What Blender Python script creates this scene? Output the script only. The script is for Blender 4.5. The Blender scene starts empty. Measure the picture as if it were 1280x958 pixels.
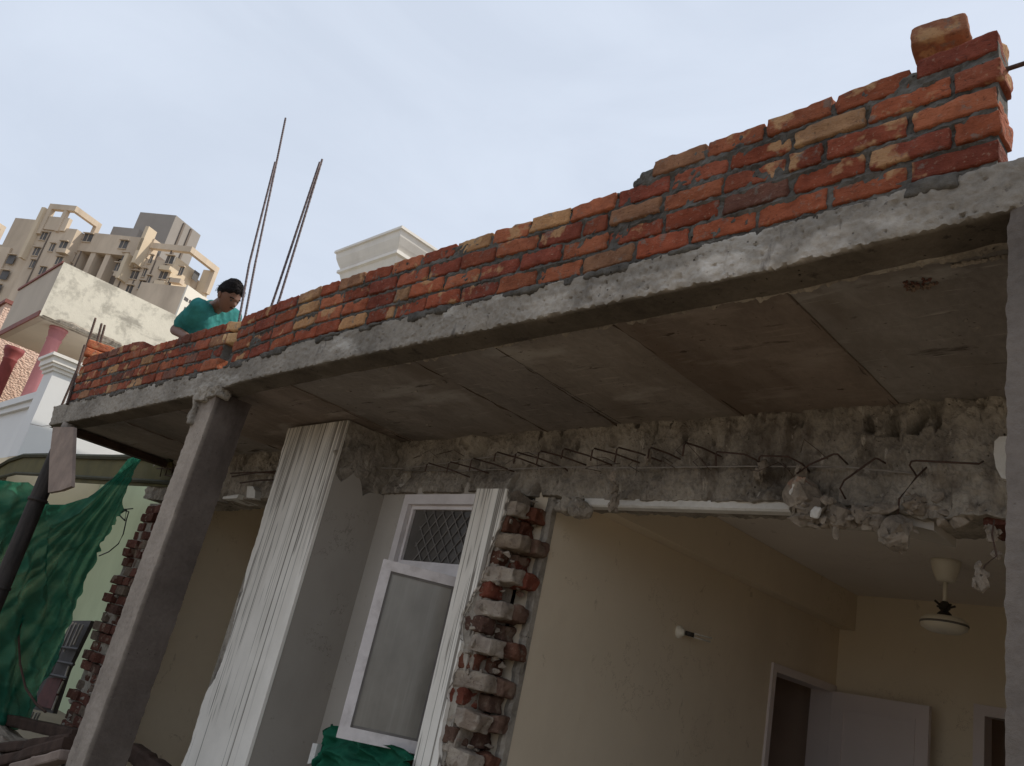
import bpy, math, random
from mathutils import Vector, Matrix, noise
random.seed(7)
S = bpy.context.scene
COL = S.collection
PI = math.pi

# ------------------------------------------------------------------ camera frame
F = 1027.72
CR = Vector((0.708274976, 0.673733936, 0.210782216))      # camera right
CU = Vector((0.099012985, -0.390442986, 0.915287225))     # camera up
CB = Vector((0.698958502, -0.62740486, -0.343249405))     # camera back
GZ = -1.5                                                 # ground level (eye height is z = 0)

def ray(px, py):
    return CR * (px - 640) + CU * (479 - py) - CB * F

def at(ax, val, px, py):
    d = ray(px, py)
    return d * (val / d[ax])

# ------------------------------------------------------------------ mesh helper
def nz(x, y, z, sc=1.0, seed=0.0):
    return noise.noise(Vector((x * sc + seed, y * sc + seed * 1.7, z * sc - seed)))

def fb(x, y, z, sc=1.0, seed=0.0, o=4):
    return noise.fractal(Vector((x * sc + seed, y * sc - seed, z * sc + seed * .6)), 1.0, 2.0, o)

LOC = {}

class MB:
    def __init__(self):
        self.v = []; self.f = []; self.c = []; self.cur = (1, 1, 1, 1)

    def vert(self, p, c=None):
        self.v.append(Vector(p)); self.c.append(c or self.cur); return len(self.v) - 1

    def hexa(self, pts):
        b = [self.vert(p) for p in pts]
        for q in ((0, 3, 2, 1), (4, 5, 6, 7), (0, 1, 5, 4), (1, 2, 6, 5), (2, 3, 7, 6), (3, 0, 4, 7)):
            self.f.append([b[i] for i in q])

    def box(self, a, b):
        x0, y0, z0 = a; x1, y1, z1 = b
        self.hexa([(x0, y0, z0), (x1, y0, z0), (x1, y1, z0), (x0, y1, z0), (x0, y0, z1), (x1, y0, z1), (x1, y1, z1), (x0, y1, z1)])

    def fbox(self, O, ex, ey, ez):
        O = Vector(O); ex = Vector(ex); ey = Vector(ey); ez = Vector(ez)
        self.hexa([O, O + ex, O + ex + ey, O + ey, O + ez, O + ex + ez, O + ex + ey + ez, O + ey + ez])

    def lump(self, M, size, n=(10, 4, 4), r=.008, amp=.003, seed=0.0, col=None, nsc=18, col_fn=None):
        """rounded box with worn corners, M places it"""
        hx, hy, hz = [s / 2 for s in size]
        ids = {}
        rr = min(r, hx * .9, hy * .9, hz * .9)
        def vid(i, j, k):
            key = (i, j, k)
            if key in ids: return ids[key]
            p = Vector(((i / n[0] * 2 - 1) * hx, (j / n[1] * 2 - 1) * hy, (k / n[2] * 2 - 1) * hz))
            wear = rr * (1 + 1.1 * max(0, nz(p.x, p.y, p.z, 9, seed + 3)))
            wear = min(wear, hx * .9, hy * .9, hz * .9)
            c = Vector((max(-hx + wear, min(hx - wear, p.x)), max(-hy + wear, min(hy - wear, p.y)), max(-hz + wear, min(hz - wear, p.z))))
            d = p - c
            if d.length > 1e-9: p = c + d.normalized() * min(d.length, wear)
            nn = p.normalized()
            p = p + nn * amp * (fb(p.x, p.y, p.z, nsc, seed) * 1.2)
            ids[key] = self.vert(M @ p, col)
            return ids[key]
        for (a, b, c3) in ((0, 1, 2), (1, 2, 0), (2, 0, 1)):
            for side in (0, n[c3]):
                for i in range(n[a]):
                    for j in range(n[b]):
                        q = []
                        for (di, dj) in ((0, 0), (1, 0), (1, 1), (0, 1)):
                            ix = [0, 0, 0]; ix[a] = i + di; ix[b] = j + dj; ix[c3] = side
                            q.append(vid(*ix))
                        if side == 0: q.reverse()
                        self.f.append(q)

    def tube(self, pts, r, seg=7, r1=None, cap=True):
        pts = [Vector(p) for p in pts]
        n = len(pts); rings = []
        for i, p in enumerate(pts):
            t = (pts[min(i + 1, n - 1)] - pts[max(i - 1, 0)]).normalized()
            a = Vector((0, 0, 1)) if abs(t.z) < .9 else Vector((1, 0, 0))
            u = t.cross(a).normalized(); w = t.cross(u)
            rad = r if r1 is None else r + (r1 - r) * i / (n - 1)
            rings.append([self.vert(p + (u * math.cos(2 * PI * k / seg) + w * math.sin(2 * PI * k / seg)) * rad) for k in range(seg)])
        for i in range(n - 1):
            for k in range(seg):
                self.f.append([rings[i][k], rings[i][(k + 1) % seg], rings[i + 1][(k + 1) % seg], rings[i + 1][k]])
        if cap:
            self.f.append(rings[0][::-1]); self.f.append(rings[-1][:])

    def lathe(self, O, prof, seg=28, axis=None):
        O = Vector(O); rings = []
        M = Matrix.Identity(3) if axis is None else axis
        for (r, z) in prof:
            rings.append([self.vert(O + M @ Vector((r * math.cos(2 * PI * k / seg), r * math.sin(2 * PI * k / seg), z))) for k in range(seg)])
        for i in range(len(prof) - 1):
            for k in range(seg):
                self.f.append([rings[i][k], rings[i][(k + 1) % seg], rings[i + 1][(k + 1) % seg], rings[i + 1][k]])
        self.f.append(rings[0][::-1]); self.f.append(rings[-1][:])

    def prism(self, outline, ex):
        """outline: list of 3D points; extruded by ex"""
        ex = Vector(ex); n = len(outline)
        a = [self.vert(p) for p in outline]; b = [self.vert(Vector(p) + ex) for p in outline]
        self.f.append(a[::-1]); self.f.append(b[:])
        for i in range(n):
            j = (i + 1) % n
            self.f.append([a[i], a[j], b[j], b[i]])

    def sweep(self, xs, loop, close=True, axis=0):
        """loop(x) gives a closed ring of 3D points; rings joined along xs"""
        rings = [[self.vert(p) for p in loop(x)] for x in xs]
        n = len(rings[0])
        for i in range(len(rings) - 1):
            for k in range(n if close else n - 1):
                k2 = (k + 1) % n
                self.f.append([rings[i][k], rings[i][k2], rings[i + 1][k2], rings[i + 1][k]])
        if close:
            self.f.append(rings[0][::-1]); self.f.append(rings[-1][:])

    def sheet(self, nu, nv, fn):
        g = [[self.vert(fn(i / nu, j / nv)) for j in range(nv + 1)] for i in range(nu + 1)]
        for i in range(nu):
            for j in range(nv):
                self.f.append([g[i][j], g[i + 1][j], g[i + 1][j + 1], g[i][j + 1]])

    def capsule(self, a, b_, r0, r1, seg=16):
        a = Vector(a); b_ = Vector(b_); d = (b_ - a).normalized()
        h = Vector((0, 0, 1)) if abs(d.z) < .9 else Vector((1, 0, 0))
        u = d.cross(h).normalized(); w = d.cross(u); rings = []
        sec = [(a - d * r0 * math.cos(t), r0 * math.sin(t)) for t in (.05, .5, 1.0)] + [(a.lerp(b_, k / 4), r0 + (r1 - r0) * k / 4) for k in range(5)] + [(b_ + d * r1 * math.cos(t), r1 * math.sin(t)) for t in (1.0, .5, .05)]
        for (c, rr) in sec: rings.append([self.vert(c + (u * math.cos(2 * PI * k / seg) + w * math.sin(2 * PI * k / seg)) * rr) for k in range(seg)])
        for A, B in zip(rings, rings[1:]):
            for k in range(seg): self.f.append([A[k], A[(k + 1) % seg], B[(k + 1) % seg], B[k]])
        self.f.append(rings[0][::-1]); self.f.append(rings[-1][:])

    def shard(self, c, size, seed, n=15, col=None):
        """angular broken piece: hull of random points"""
        import bmesh
        rnd = random.Random(seed); bm = bmesh.new()
        for i in range(n):
            d = Vector((rnd.gauss(0, 1), rnd.gauss(0, 1), rnd.gauss(0, 1))).normalized() * rnd.uniform(.72, 1)
            bm.verts.new((d.x * size[0] / 2, d.y * size[1] / 2, d.z * size[2] / 2))
        res = bmesh.ops.convex_hull(bm, input=bm.verts)
        junk = [g for g in res['geom_interior'] if isinstance(g, bmesh.types.BMVert)]
        if junk: bmesh.ops.delete(bm, geom=junk, context='VERTS')
        bmesh.ops.subdivide_edges(bm, edges=bm.edges, cuts=3, use_grid_fill=True)
        bmesh.ops.triangulate(bm, faces=bm.faces)
        R = Matrix.Rotation(seed * 1.3, 3, 'Z'); L = max(size); c = Vector(c)
        ids = {}
        for v in bm.verts:
            p = v.co * (1 + .16 * fb(v.co.x, v.co.y, v.co.z, 2.6 / L, seed) + .07 * fb(v.co.x, v.co.y, v.co.z, 9 / L, seed))
            ids[v] = self.vert(c + R @ p, col)
        for f_ in bm.faces: self.f.append([ids[v] for v in f_.verts])
        bm.free()

    def build(self, name, m, parent=None, smooth=False, label=None, cat=None, group=None, kind=None, fix=True, sharp=0):
        me = bpy.data.meshes.new(name)
        if parent is not None: L = LOC[parent.name]
        else:
            xs = [p.x for p in self.v]; ys = [p.y for p in self.v]; zs = [p.z for p in self.v]
            L = Vector(((min(xs) + max(xs)) / 2, (min(ys) + max(ys)) / 2, min(zs)))
        me.from_pydata([p - L for p in self.v], [], self.f)
        ca = me.color_attributes.new('tint', 'FLOAT_COLOR', 'POINT')
        flat = []
        for c in self.c: flat.extend(c if len(c) == 4 else (c[0], c[1], c[2], 1))
        ca.data.foreach_set('color', flat)
        if fix:
            import bmesh
            bm = bmesh.new(); bm.from_mesh(me)
            bmesh.ops.recalc_face_normals(bm, faces=bm.faces)
            bm.to_mesh(me); bm.free()
        if smooth:
            me.polygons.foreach_set('use_smooth', [True] * len(me.polygons))
            if sharp: me.set_sharp_from_angle(angle=math.radians(sharp))
        me.materials.append(m)
        o = bpy.data.objects.new(name, me); COL.objects.link(o)
        if parent is not None:
            o.parent = parent; LOC[o.name] = L
        else:
            o.location = L; LOC[o.name] = L
        if label: o['label'] = label
        if cat: o['category'] = cat
        if group: o['group'] = group
        if kind: o['kind'] = kind
        return o

def thing(name, loc, label, cat, group=None):
    o = bpy.data.objects.new(name, None); COL.objects.link(o)
    o.empty_display_size = .2
    o.location = loc; LOC[o.name] = Vector(loc)
    o['label'] = label; o['category'] = cat
    if group: o['group'] = group
    return o

def interp(tab, x):
    if x <= tab[0][0]: return tab[0][1]
    for (a, va), (b, vb) in zip(tab, tab[1:]):
        if x <= b: return va + (vb - va) * (x - a) / (b - a)
    return tab[-1][1]

def frange(a, b, n): return [a + (b - a) * i / n for i in range(n + 1)]

# ------------------------------------------------------------------ materials
class NT:
    def __init__(self, name):
        self.m = bpy.data.materials.new(name); self.m.use_nodes = True
        self.t = self.m.node_tree; self.b = self.t.nodes['Principled BSDF']
        self.tc = self.t.nodes.new('ShaderNodeTexCoord')
    def n(self, kind, **kw):
        x = self.t.nodes.new(kind)
        for k, v in kw.items(): setattr(x, k, v)
        return x
    def l(self, a, b): self.t.links.new(a, b)
    def coord(self, stretch=(1, 1, 1), off=(0, 0, 0)):
        mp = self.n('ShaderNodeMapping'); mp.inputs['Scale'].default_value = stretch; mp.inputs['Location'].default_value = off
        self.l(self.tc.outputs['Object'], mp.inputs['Vector']); return mp.outputs['Vector']
    def noise(self, sc, detail=6, rough=.6, stretch=(1, 1, 1), off=(0, 0, 0), dist=0):
        x = self.n('ShaderNodeTexNoise'); x.inputs['Scale'].default_value = sc; x.inputs['Detail'].default_value = detail
        x.inputs['Roughness'].default_value = rough; x.inputs['Distortion'].default_value = dist
        self.l(self.coord(stretch, off), x.inputs['Vector']); return x.outputs['Fac']
    def ramp(self, src, stops):
        r = self.n('ShaderNodeValToRGB'); e = r.color_ramp.elements
        while len(e) < len(stops): e.new(.5)
        for i, (p, c) in enumerate(stops):
            e[i].position = p; e[i].color = (c, c, c, 1) if isinstance(c, (int, float)) else (c[0], c[1], c[2], 1)
        self.l(src, r.inputs['Fac']); return r.outputs['Color']
    def mix(self, fac, a, b, mode='MIX'):
        x = self.n('ShaderNodeMix', data_type='RGBA', blend_type=mode)
        if isinstance(fac, (int, float)): x.inputs['Factor'].default_value = fac
        else: self.l(fac, x.inputs['Factor'])
        for s, v in (('A', a), ('B', b)):
            i = x.inputs[6 if s == 'A' else 7]
            if isinstance(v, tuple): i.default_value = (v[0], v[1], v[2], 1)
            else: self.l(v, i)
        return x.outputs[2]
    def math(self, op, a, b):
        x = self.n('ShaderNodeMath', operation=op)
        for i, v in enumerate((a, b)):
            if isinstance(v, (int, float)): x.inputs[i].default_value = v
            else: self.l(v, x.inputs[i])
        return x.outputs[0]
    def done(self, colour, rough=.9, height=None, bump=.3, dist=.01, spec=.25):
        if isinstance(colour, tuple): self.b.inputs['Base Color'].default_value = (*colour[:3], 1)
        else: self.l(colour, self.b.inputs['Base Color'])
        if isinstance(rough, (int, float)): self.b.inputs['Roughness'].default_value = rough
        else: self.l(rough, self.b.inputs['Roughness'])
        self.b.inputs['Specular IOR Level'].default_value = spec
        if height is not None:
            bp = self.n('ShaderNodeBump'); bp.inputs['Strength'].default_value = bump; bp.inputs['Distance'].default_value = dist
            self.l(height, bp.inputs['Height']); self.l(bp.outputs['Normal'], self.b.inputs['Normal'])
        return self.m

def plain(name, c, rough=.7, var=.25, sc=8, bump=.15, bsc=80, spec=.3, metal=0, stretch=(1, 1, 1), dirt=None):
    t = NT(name)
    n1 = t.noise(sc, 8, .6, stretch)
    lo = tuple(x * (1 - var) for x in c); hi = tuple(min(1, x * (1 + var)) for x in c)
    col = t.ramp(n1, [(.3, lo), (.7, hi)])
    if dirt:
        d = t.noise(sc * .35, 9, .65, stretch, (3, 1, 2))
        col = t.mix(t.ramp(d, [(.5, 0.0), (.72, dirt[1])]), col, dirt[0])
    m = t.done(col, rough, t.noise(bsc, 4), bump, .005, spec)
    t.b.inputs['Metallic'].default_value = metal
    return m

def concrete(name, lo, hi, pit=.6, seed=0, stain=None, bump=.5, sc=2.2, tint=False, stretch=(1, 1, 1), fine=45):
    t = NT(name)
    a = t.noise(sc, 10, .65, stretch, (seed, seed * 2, 1)); b = t.noise(fine, 6, .7, stretch, (1, seed, 3))
    mixv = t.math('ADD', t.math('MULTIPLY', a, .72), t.math('MULTIPLY', b, .28))
    col = t.ramp(mixv, [(.36, lo), (.62, hi)])
    if stain:
        for i, (sc2, c, p0, p1, st) in enumerate(stain):
            s = t.noise(sc2, 7, .62, st, (seed + 5 * i, 2, seed))
            col = t.mix(t.ramp(s, [(p0, 0.0), (p1, 1.0)]), col, c)
    v = t.n('ShaderNodeTexVoronoi'); v.inputs['Scale'].default_value = 38; t.l(t.coord((1, 1, 1), (seed, 0, 0)), v.inputs['Vector'])
    msk = t.noise(9, 3, .5, (1, 1, 1), (seed + 9, 0, 0))
    pits = t.math('MULTIPLY', t.ramp(v.outputs['Distance'], [(.05, 1.0), (.16, 0.0)]), t.ramp(msk, [(.52, 0.0), (.6, 1.0)]))
    col = t.mix(t.math('MULTIPLY', pits, pit), col, tuple(x * .25 for x in lo))
    if tint:
        at_ = t.n('ShaderNodeAttribute', attribute_name='tint'); col = t.mix(1.0, col, at_.outputs['Color'], 'MULTIPLY')
    h = t.math('SUBTRACT', t.math('ADD', a, t.math('MULTIPLY', b, .6)), pits)
    return t.done(col, .93, h, bump, .012, .15)

M = {}
# bricks: own colour from the mesh, burnt and pale patches from noise
def brick_mat(name, patch, burnt, dust, pf):
    t = NT(name)
    a_ = t.n('ShaderNodeAttribute', attribute_name='tint').outputs['Color']
    n1 = t.noise(11, 8, .65); n2 = t.noise(70, 5, .7); n3 = t.noise(5.5, 4, .55, (1, 1, 1), (4, 2, 7)); n4 = t.noise(7.5, 6, .6, (1, 1, 1), (9, 3, 1))
    c = t.mix(t.ramp(n1, [(.3, 0.0), (.7, 1.0)]), t.mix(1.0, a_, (.6, .55, .55), 'MULTIPLY'), t.mix(1.0, a_, (1.18, 1.15, 1.1), 'MULTIPLY'))
    c = t.mix(t.ramp(n3, [(.595, 0.0), (.635, pf)]), c, patch)
    c = t.mix(t.ramp(n4, [(.64, 0.0), (.74, .55)]), c, burnt)
    c = t.mix(t.ramp(n2, [(.58, 0.0), (.70, .55)]), c, (.36, .25, .18))
    n5 = t.noise(26, 6, .7, (1, 1, 2.5), (2, 6, 3), 1.2)
    c = t.mix(t.ramp(n5, [(.30, .75), (.40, 0.0)]), c, (.07, .032, .024))
    c = t.mix(t.ramp(n2, [(.30, .7), (.40, 0.0)]), c, (.07, .033, .025))
    c = t.mix(t.ramp(t.noise(17, 7, .7, (1, 1, 1), (5, 9, 2)), [(.58, 0.0), (.65, .65)]), c, dust)
    return t.done(c, .93, t.math('ADD', t.math('ADD', n1, t.math('MULTIPLY', n2, .8)), n5), 1.0, .008, .1)
M['brick'] = brick_mat('brick', (.49, .30, .15), (.15, .055, .042), (.18, .16, .135), .72)
M['old_brick'] = brick_mat('old_brick', (.23, .17, .125), (.07, .04, .032), (.26, .215, .165), .8)
M['mortar'] = concrete('wet_mortar', (.045, .041, .036), (.140, .128, .112), .5, 2, None, 1.0, 9)
M['slab'] = concrete('slab_concrete', (.15, .132, .11), (.32, .285, .24), .9, 1,
                     [(1.5, (.42, .39, .345), .57, .66, (1, 1, 2.6)), (2.3, (.14, .12, .10), .60, .70, (1, 1, .6)), (9, (.13, .115, .10), .60, .68, (1, 1, .35)), (24, (.12, .105, .09), .63, .70, (1, 1, 1))], .8, 2.6, tint=True)
M['soffit'] = concrete('soffit_concrete', (.165, .14, .12), (.31, .27, .235), .7, 3,
                       [(1.3, (.185, .15, .12), .52, .68, (1.6, .55, 1)), (2.7, (.36, .325, .29), .55, .68, (.7, 1.6, 1)), (6.0, (.10, .08, .066), .63, .70, (.45, 2, 1)), (30, (.34, .30, .26), .60, .70, (.12, 1.6, 1)), (19, (.09, .07, .056), .66, .70, (.5, 1, 1))], .4, 1.4, tint=True, stretch=(1, .5, 1))
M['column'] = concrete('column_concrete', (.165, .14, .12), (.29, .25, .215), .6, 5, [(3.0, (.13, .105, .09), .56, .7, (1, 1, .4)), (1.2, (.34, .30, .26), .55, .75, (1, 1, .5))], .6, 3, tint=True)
M['beam'] = concrete('broken_concrete', (.14, .12, .098), (.40, .355, .295), .8, 8, [(4.0, (.14, .115, .092), .56, .68, (1.5, 1, .6)), (2.0, (.47, .42, .35), .56, .70, (1, 1, 1)), (16, (.10, .082, .066), .63, .70, (1.6, 1, .45)), (13, (.44, .395, .335), .62, .68, (1.8, 1, .4))], 1.0, 5.5, fine=60)
M['rubble'] = concrete('rubble', (.17, .14, .11), (.40, .34, .275), .5, 11, [(6, (.36, .15, .09), .6, .7, (1, 1, 1))], 1.0, 12)
M['lime_plaster'] = concrete('lime_plaster', (.55, .53, .49), (.72, .70, .66), .2, 12, None, .4, 6)
# white plaster with dark runs from rain water
def striped(name, dens):
    t = NT(name)
    base = t.ramp(t.noise(4, 8, .6), [(.3, (.73, .685, .61)), (.7, (.85, .80, .72))])
    sx = t.n('ShaderNodeSeparateXYZ'); t.l(t.tc.outputs['Object'], sx.inputs[0])
    up = t.n('ShaderNodeMapRange'); up.inputs[1].default_value = .9; up.inputs[2].default_value = 2.75; up.inputs[3].default_value = .0; up.inputs[4].default_value = 1.0
    t.l(sx.outputs['Z'], up.inputs[0]); up = up.outputs[0]                      # rain dirt starts under the slab and thins out downwards
    base = t.mix(t.math('MULTIPLY', t.ramp(t.noise(8, 7, .7, (1, 1, .06), (3, 3, 3)), [(.42, 0.0), (.7, .75)]), up), base, (.40, .35, .285))
    tot = None
    for i, (f, wd, ms, lo, hi, k) in enumerate(((6, .010, 1.2, .43, .47, .5), (11, .015, 1.6, .48, .52, .4), (21, .028, 2.2, .49, .53, 1.0), (38, .05, 2.6, .51, .56, 1.0))):
        n_ = t.noise(f, 2, .6, (1, 1, .003), (i * 3.1, 1, i))
        d_ = t.math('ABSOLUTE', t.math('SUBTRACT', n_, .5), 0)
        ln = t.ramp(d_, [(wd * .4, 1.0), (wd, 0.0)])                       # thin trails where the noise crosses zero
        mz = t.math('ADD', t.noise(ms, 3, .55, (3.2, 3.2, .42), (7 * i, 2, 5)), t.math('MULTIPLY', t.math('SUBTRACT', up, .55), .16 * k))
        x_ = t.math('MULTIPLY', ln, t.ramp(mz, [(lo, 0.0), (hi, 1.0)]))
        tot = x_ if tot is None else t.math('MAXIMUM', tot, x_)
    c = t.mix(t.math('MULTIPLY', tot, .82), base, (.12, .10, .078))
    return t.done(c, .88, t.noise(60, 4), .2, .004, .15)
M['striped'] = striped('rain_streaked_plaster', 0.0)
def paint(name, c, dirt, mark):
    t = NT(name)
    a = t.ramp(t.noise(1.3, 6, .6), [(.3, tuple(x * .95 for x in c)), (.7, tuple(min(1, x * 1.04) for x in c))])
    a = t.mix(t.ramp(t.noise(.8, 8, .65, (1, 1, .6), (4, 1, 2)), [(.50, 0.0), (.70, .7)]), a, dirt)
    a = t.mix(t.ramp(t.noise(5, 7, .7, (1, 1, .5), (2, 7, 1), .8), [(.635, 0.0), (.66, .5)]), a, mark)
    d_ = t.math('ABSOLUTE', t.math('SUBTRACT', t.noise(1.7, 6, .7, (1, 1, 1), (6, 6, 3)), .5), 0)
    cr = t.math('MULTIPLY', t.ramp(d_, [(.0015, 1.0), (.004, 0.0)]), t.ramp(t.noise(1.1, 2, .5, (1, 1, 1), (3, 9, 9)), [(.56, 0.0), (.62, .7)]))
    a = t.mix(cr, a, mark)
    return t.done(a, .8, t.noise(45, 4), .15, .004, .15)
M['grey_plaster'] = paint('grey_plaster', (.37, .335, .29), (.27, .24, .205), (.16, .14, .115))
M['reveal'] = paint('reveal_plaster', (.43, .39, .34), (.33, .295, .255), (.2, .175, .145))
M['cream'] = paint('cream_paint', (.73, .625, .475), (.62, .515, .38), (.40, .31, .21))
M['cream2'] = paint('cream_paint_pale', (.75, .65, .49), (.66, .555, .41), (.44, .35, .24))  # slightly paler cream for the back and far room walls
M['ceil'] = paint('ceiling_paint', (.76, .70, .63), (.66, .60, .53), (.5, .44, .38))
M['corridor'] = plain('corridor_paint', (.46, .34, .27), .8, .08, 2)
M['floor'] = plain('dusty_floor', (.42, .365, .30), .85, .3, 3)
M['white_wood'] = plain('white_window_paint', (.72, .67, .655), .5, .07, 6, .3, 50, .35, 0, (1, 1, 1), ((.38, .33, .30), .55))
M['worn_wood'] = plain('worn_window_paint', (.72, .665, .645), .6, .06, 25, .5, 40, .3, 0, (1, 1, 1), ((.30, .25, .22), .45))
M['door'] = plain('door_paint', (.68, .60, .575), .45, .04, 2, .1, 50, .35)
t = NT('dirty_glass')
c = t.ramp(t.noise(1.8, 5, .6, (1, 1, .6)), [(.3, (.17, .155, .13)), (.7, (.38, .35, .30))])
c = t.mix(t.ramp(t.noise(40, 3, .6, (1, 1, .03)), [(.52, 0.0), (.7, .35)]), c, (.35, .33, .29))
M['frost'] = t.done(c, .28, t.noise(30, 3), .08, .003, .5)
t = NT('dark_glass'); M['dark_glass'] = t.done(t.ramp(t.noise(3, 4), [(.3, (.07, .063, .056)), (.7, (.13, .118, .105))]), .2, None, spec=.5)
M['lattice'] = plain('lattice_paint', (.17, .155, .14), .6)
M['steel'] = plain('rusty_rebar', (.085, .052, .04), .75, .4, 30, .4, 120, .3, .3)
M['steel_new'] = plain('dark_rebar', (.10, .075, .075), .6, .3, 30, .4, 160, .4, .4)
M['wire'] = plain('galvanised_wire', (.32, .29, .26), .5, .2, 20, .2, 80, .4, .5)
M['black'] = plain('black_cable', (.012, .012, .012), .5)
M['dark'] = plain('dark_room', (.05, .042, .036), .9)  # near-black wall colour with the unlit room's darkness painted in
M['cornice'] = plain('white_cornice_paint', (.74, .71, .66), .7, .05, 3, .15, 40, .2, 0, (1, 1, .4), ((.52, .49, .45), .5))
M['white_wall'] = plain('white_house_paint', (.66, .66, .65), .8, .04, 1.2, .12, 30, .2, 0, (1, 1, .35), ((.52, .52, .51), .5))
M['cream_wall'] = plain('cream_house_paint', (.62, .53, .37), .8, .06, 2, .12, 30, .2, 0, (1, 1, .5), ((.48, .41, .29), .5))
M['green_wall'] = plain('net_lit_green', (.43, .48, .31), .8, .08, 2, .12, 30, .2, 0, (1, 1, .5), ((.30, .34, .22), .5))  # green light filtered by the net is put into this wall colour
M['awning'] = plain('olive_canvas', (.085, .072, .024), .75, .25, 3, .3, 60, .2)
M['awning_edge'] = plain('olive_canvas_edge', (.04, .038, .018), .8, .25, 5)
M['wood'] = plain('grey_plank', (.25, .19, .155), .85, .25, 5, .5, 60, .15, 0, (1, 1, 1), ((.15, .115, .10), .6))
M['old_wood'] = plain('brown_timber', (.058, .036, .027), .85, .4, 6, .5, 40, .15)
M['pole'] = plain('dark_log', (.035, .029, .026), .75, .5, 9, .6, 40, .3, 0, (3, 3, .5))
M['pole_top'] = plain('pole_packing', (.24, .21, .185), .9, .4, 14, .6, 50)
M['rack'] = plain('dull_metal', (.30, .28, .26), .45, .3, 10, .2, 60, .4, .5)
M['rack_dark'] = plain('dark_metal', (.04, .035, .035), .6, .3, 10)
M['rack_red'] = plain('maroon_board', (.085, .028, .026), .7, .3, 10)
M['fan'] = plain('cream_enamel', (.80, .745, .62), .4, .06, 8, .05, 40, .45)
M['fan_dark'] = plain('fan_works', (.05, .043, .037), .6)
t = NT('glass_tube'); M['tube'] = t.done((.50, .46, .40), .3, None, spec=.5)
# scaffold net: woven, lets some light through
t = NT('green_net')
an0 = t.n('ShaderNodeAttribute', attribute_name='tint')
c = t.mix(t.ramp(t.noise(60, 3, .7), [(.35, 0.0), (.65, .25)]), t.ramp(an0.outputs['Fac'], [(.2, (.005, .09, .054)), (.9, (.022, .195, .118))]), (.004, .05, .03))
t.done(c, .7, t.noise(140, 2), .2, .003, .2)
tr = t.n('ShaderNodeBsdfTranslucent'); t.l(c, tr.inputs['Color']); tp = t.n('ShaderNodeBsdfTransparent'); tp.inputs['Color'].default_value = (.62, .9, .72, 1)
m1 = t.n('ShaderNodeMixShader'); m1.inputs[0].default_value = .35; t.l(t.b.outputs[0], m1.inputs[1]); t.l(tr.outputs[0], m1.inputs[2])
m2 = t.n('ShaderNodeMixShader'); an = t.n('ShaderNodeAttribute', attribute_name='tint'); t.l(t.ramp(an.outputs['Fac'], [(.40, .05), (.98, .38)]), m2.inputs[0]); t.l(m1.outputs[0], m2.inputs[1]); t.l(tp.outputs[0], m2.inputs[2])
t.l(m2.outputs[0], t.t.nodes['Material Output'].inputs['Surface']); M['net'] = t.m
M['cloth'] = plain('green_cloth', (.008, .095, .052), .75, .35, 9, .3, 120, .2)
# far buildings
def flaky(name, base, dark):
    t = NT(name)
    a = t.noise(.75, 10, .68); b = t.noise(2.6, 9, .7, (1, 1, 1), (5, 5, 5))
    c = t.ramp(a, [(.3, tuple(x * .82 for x in base)), (.6, base)])
    c = t.mix(t.ramp(b, [(.50, 0.0), (.62, .8)]), c, dark)
    c = t.mix(t.ramp(t.noise(.5, 9, .7, (1, 1, 2.5), (8, 1, 4)), [(.55, 0.0), (.62, .75)]), c, tuple(x * .75 for x in dark))
    return t.done(c, .9, b, .5, .03, .15)
M['peeling'] = flaky('peeling_paint', (.66, .62, .52), (.36, .335, .28))
M['balc_face'] = plain('beige_paint', (.46, .40, .33), .85, .08, 1.5, .15, 20, .15, 0, (1, 1, .4))
M['balc_soffit'] = plain('soffit_paint', (.56, .51, .42), .85, .06, 1.5)
M['maroon'] = plain('maroon_trim', (.22, .085, .07), .75, .2, 4)
M['pink'] = plain('pink_column_paint', (.46, .19, .20), .6, .08, 4, .1, 30, .3)
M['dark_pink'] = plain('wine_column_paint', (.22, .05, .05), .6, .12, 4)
t = NT('pebble_dash')
v = t.n('ShaderNodeTexVoronoi'); v.inputs['Scale'].default_value = 17; t.l(t.coord((1, 1, 1.6)), v.inputs['Vector'])
c = t.mix(t.ramp(v.outputs['Distance'], [(.28, 0.0), (.6, .85)]), (.74, .56, .45), (.56, .39, .31))
M['texture_wall'] = t.done(c, .9, v.outputs['Distance'], .8, .03, .1)
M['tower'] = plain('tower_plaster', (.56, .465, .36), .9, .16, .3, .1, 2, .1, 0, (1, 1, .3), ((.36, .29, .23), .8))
M['tower_lit'] = plain('tower_plaster_lit', (.60, .50, .37), .9, .06, .12, .1, 2, .1)  # paler copy of the tower plaster, sunlight put into its colour
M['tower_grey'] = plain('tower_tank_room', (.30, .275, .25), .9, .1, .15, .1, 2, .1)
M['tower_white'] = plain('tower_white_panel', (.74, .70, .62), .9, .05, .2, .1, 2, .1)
M['tower_dark'] = plain('tower_recess', (.17, .14, .118), .9, .1, .2)  # dark tower plaster with recess shade in the colour; pipes share it
M['tower_glass'] = plain('tower_window', (.105, .10, .098), .6, .4, .3)
M['ground'] = plain('dusty_ground', (.24, .20, .15), .95, .2, .8, .5, 12, .1, 0, (1, 1, 1), ((.16, .135, .10), .6))
M['skin'] = plain('brown_skin', (.155, .078, .05), .55, .10, 12, .05, 80, .3)
M['hair'] = plain('black_hair', (.010, .008, .008), .75, .3, 60, .6, 200, .12)
M['shirt'] = plain('teal_shirt', (.028, .165, .155), .85, .22, 14, .3, 200, .2)
M['collar'] = plain('pale_collar', (.38, .52, .52), .8)
M['trousers'] = plain('grey_trousers', (.28, .30, .32), .85)
M['eye'] = plain('dark_eye', (.05, .04, .035), .3)

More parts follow.
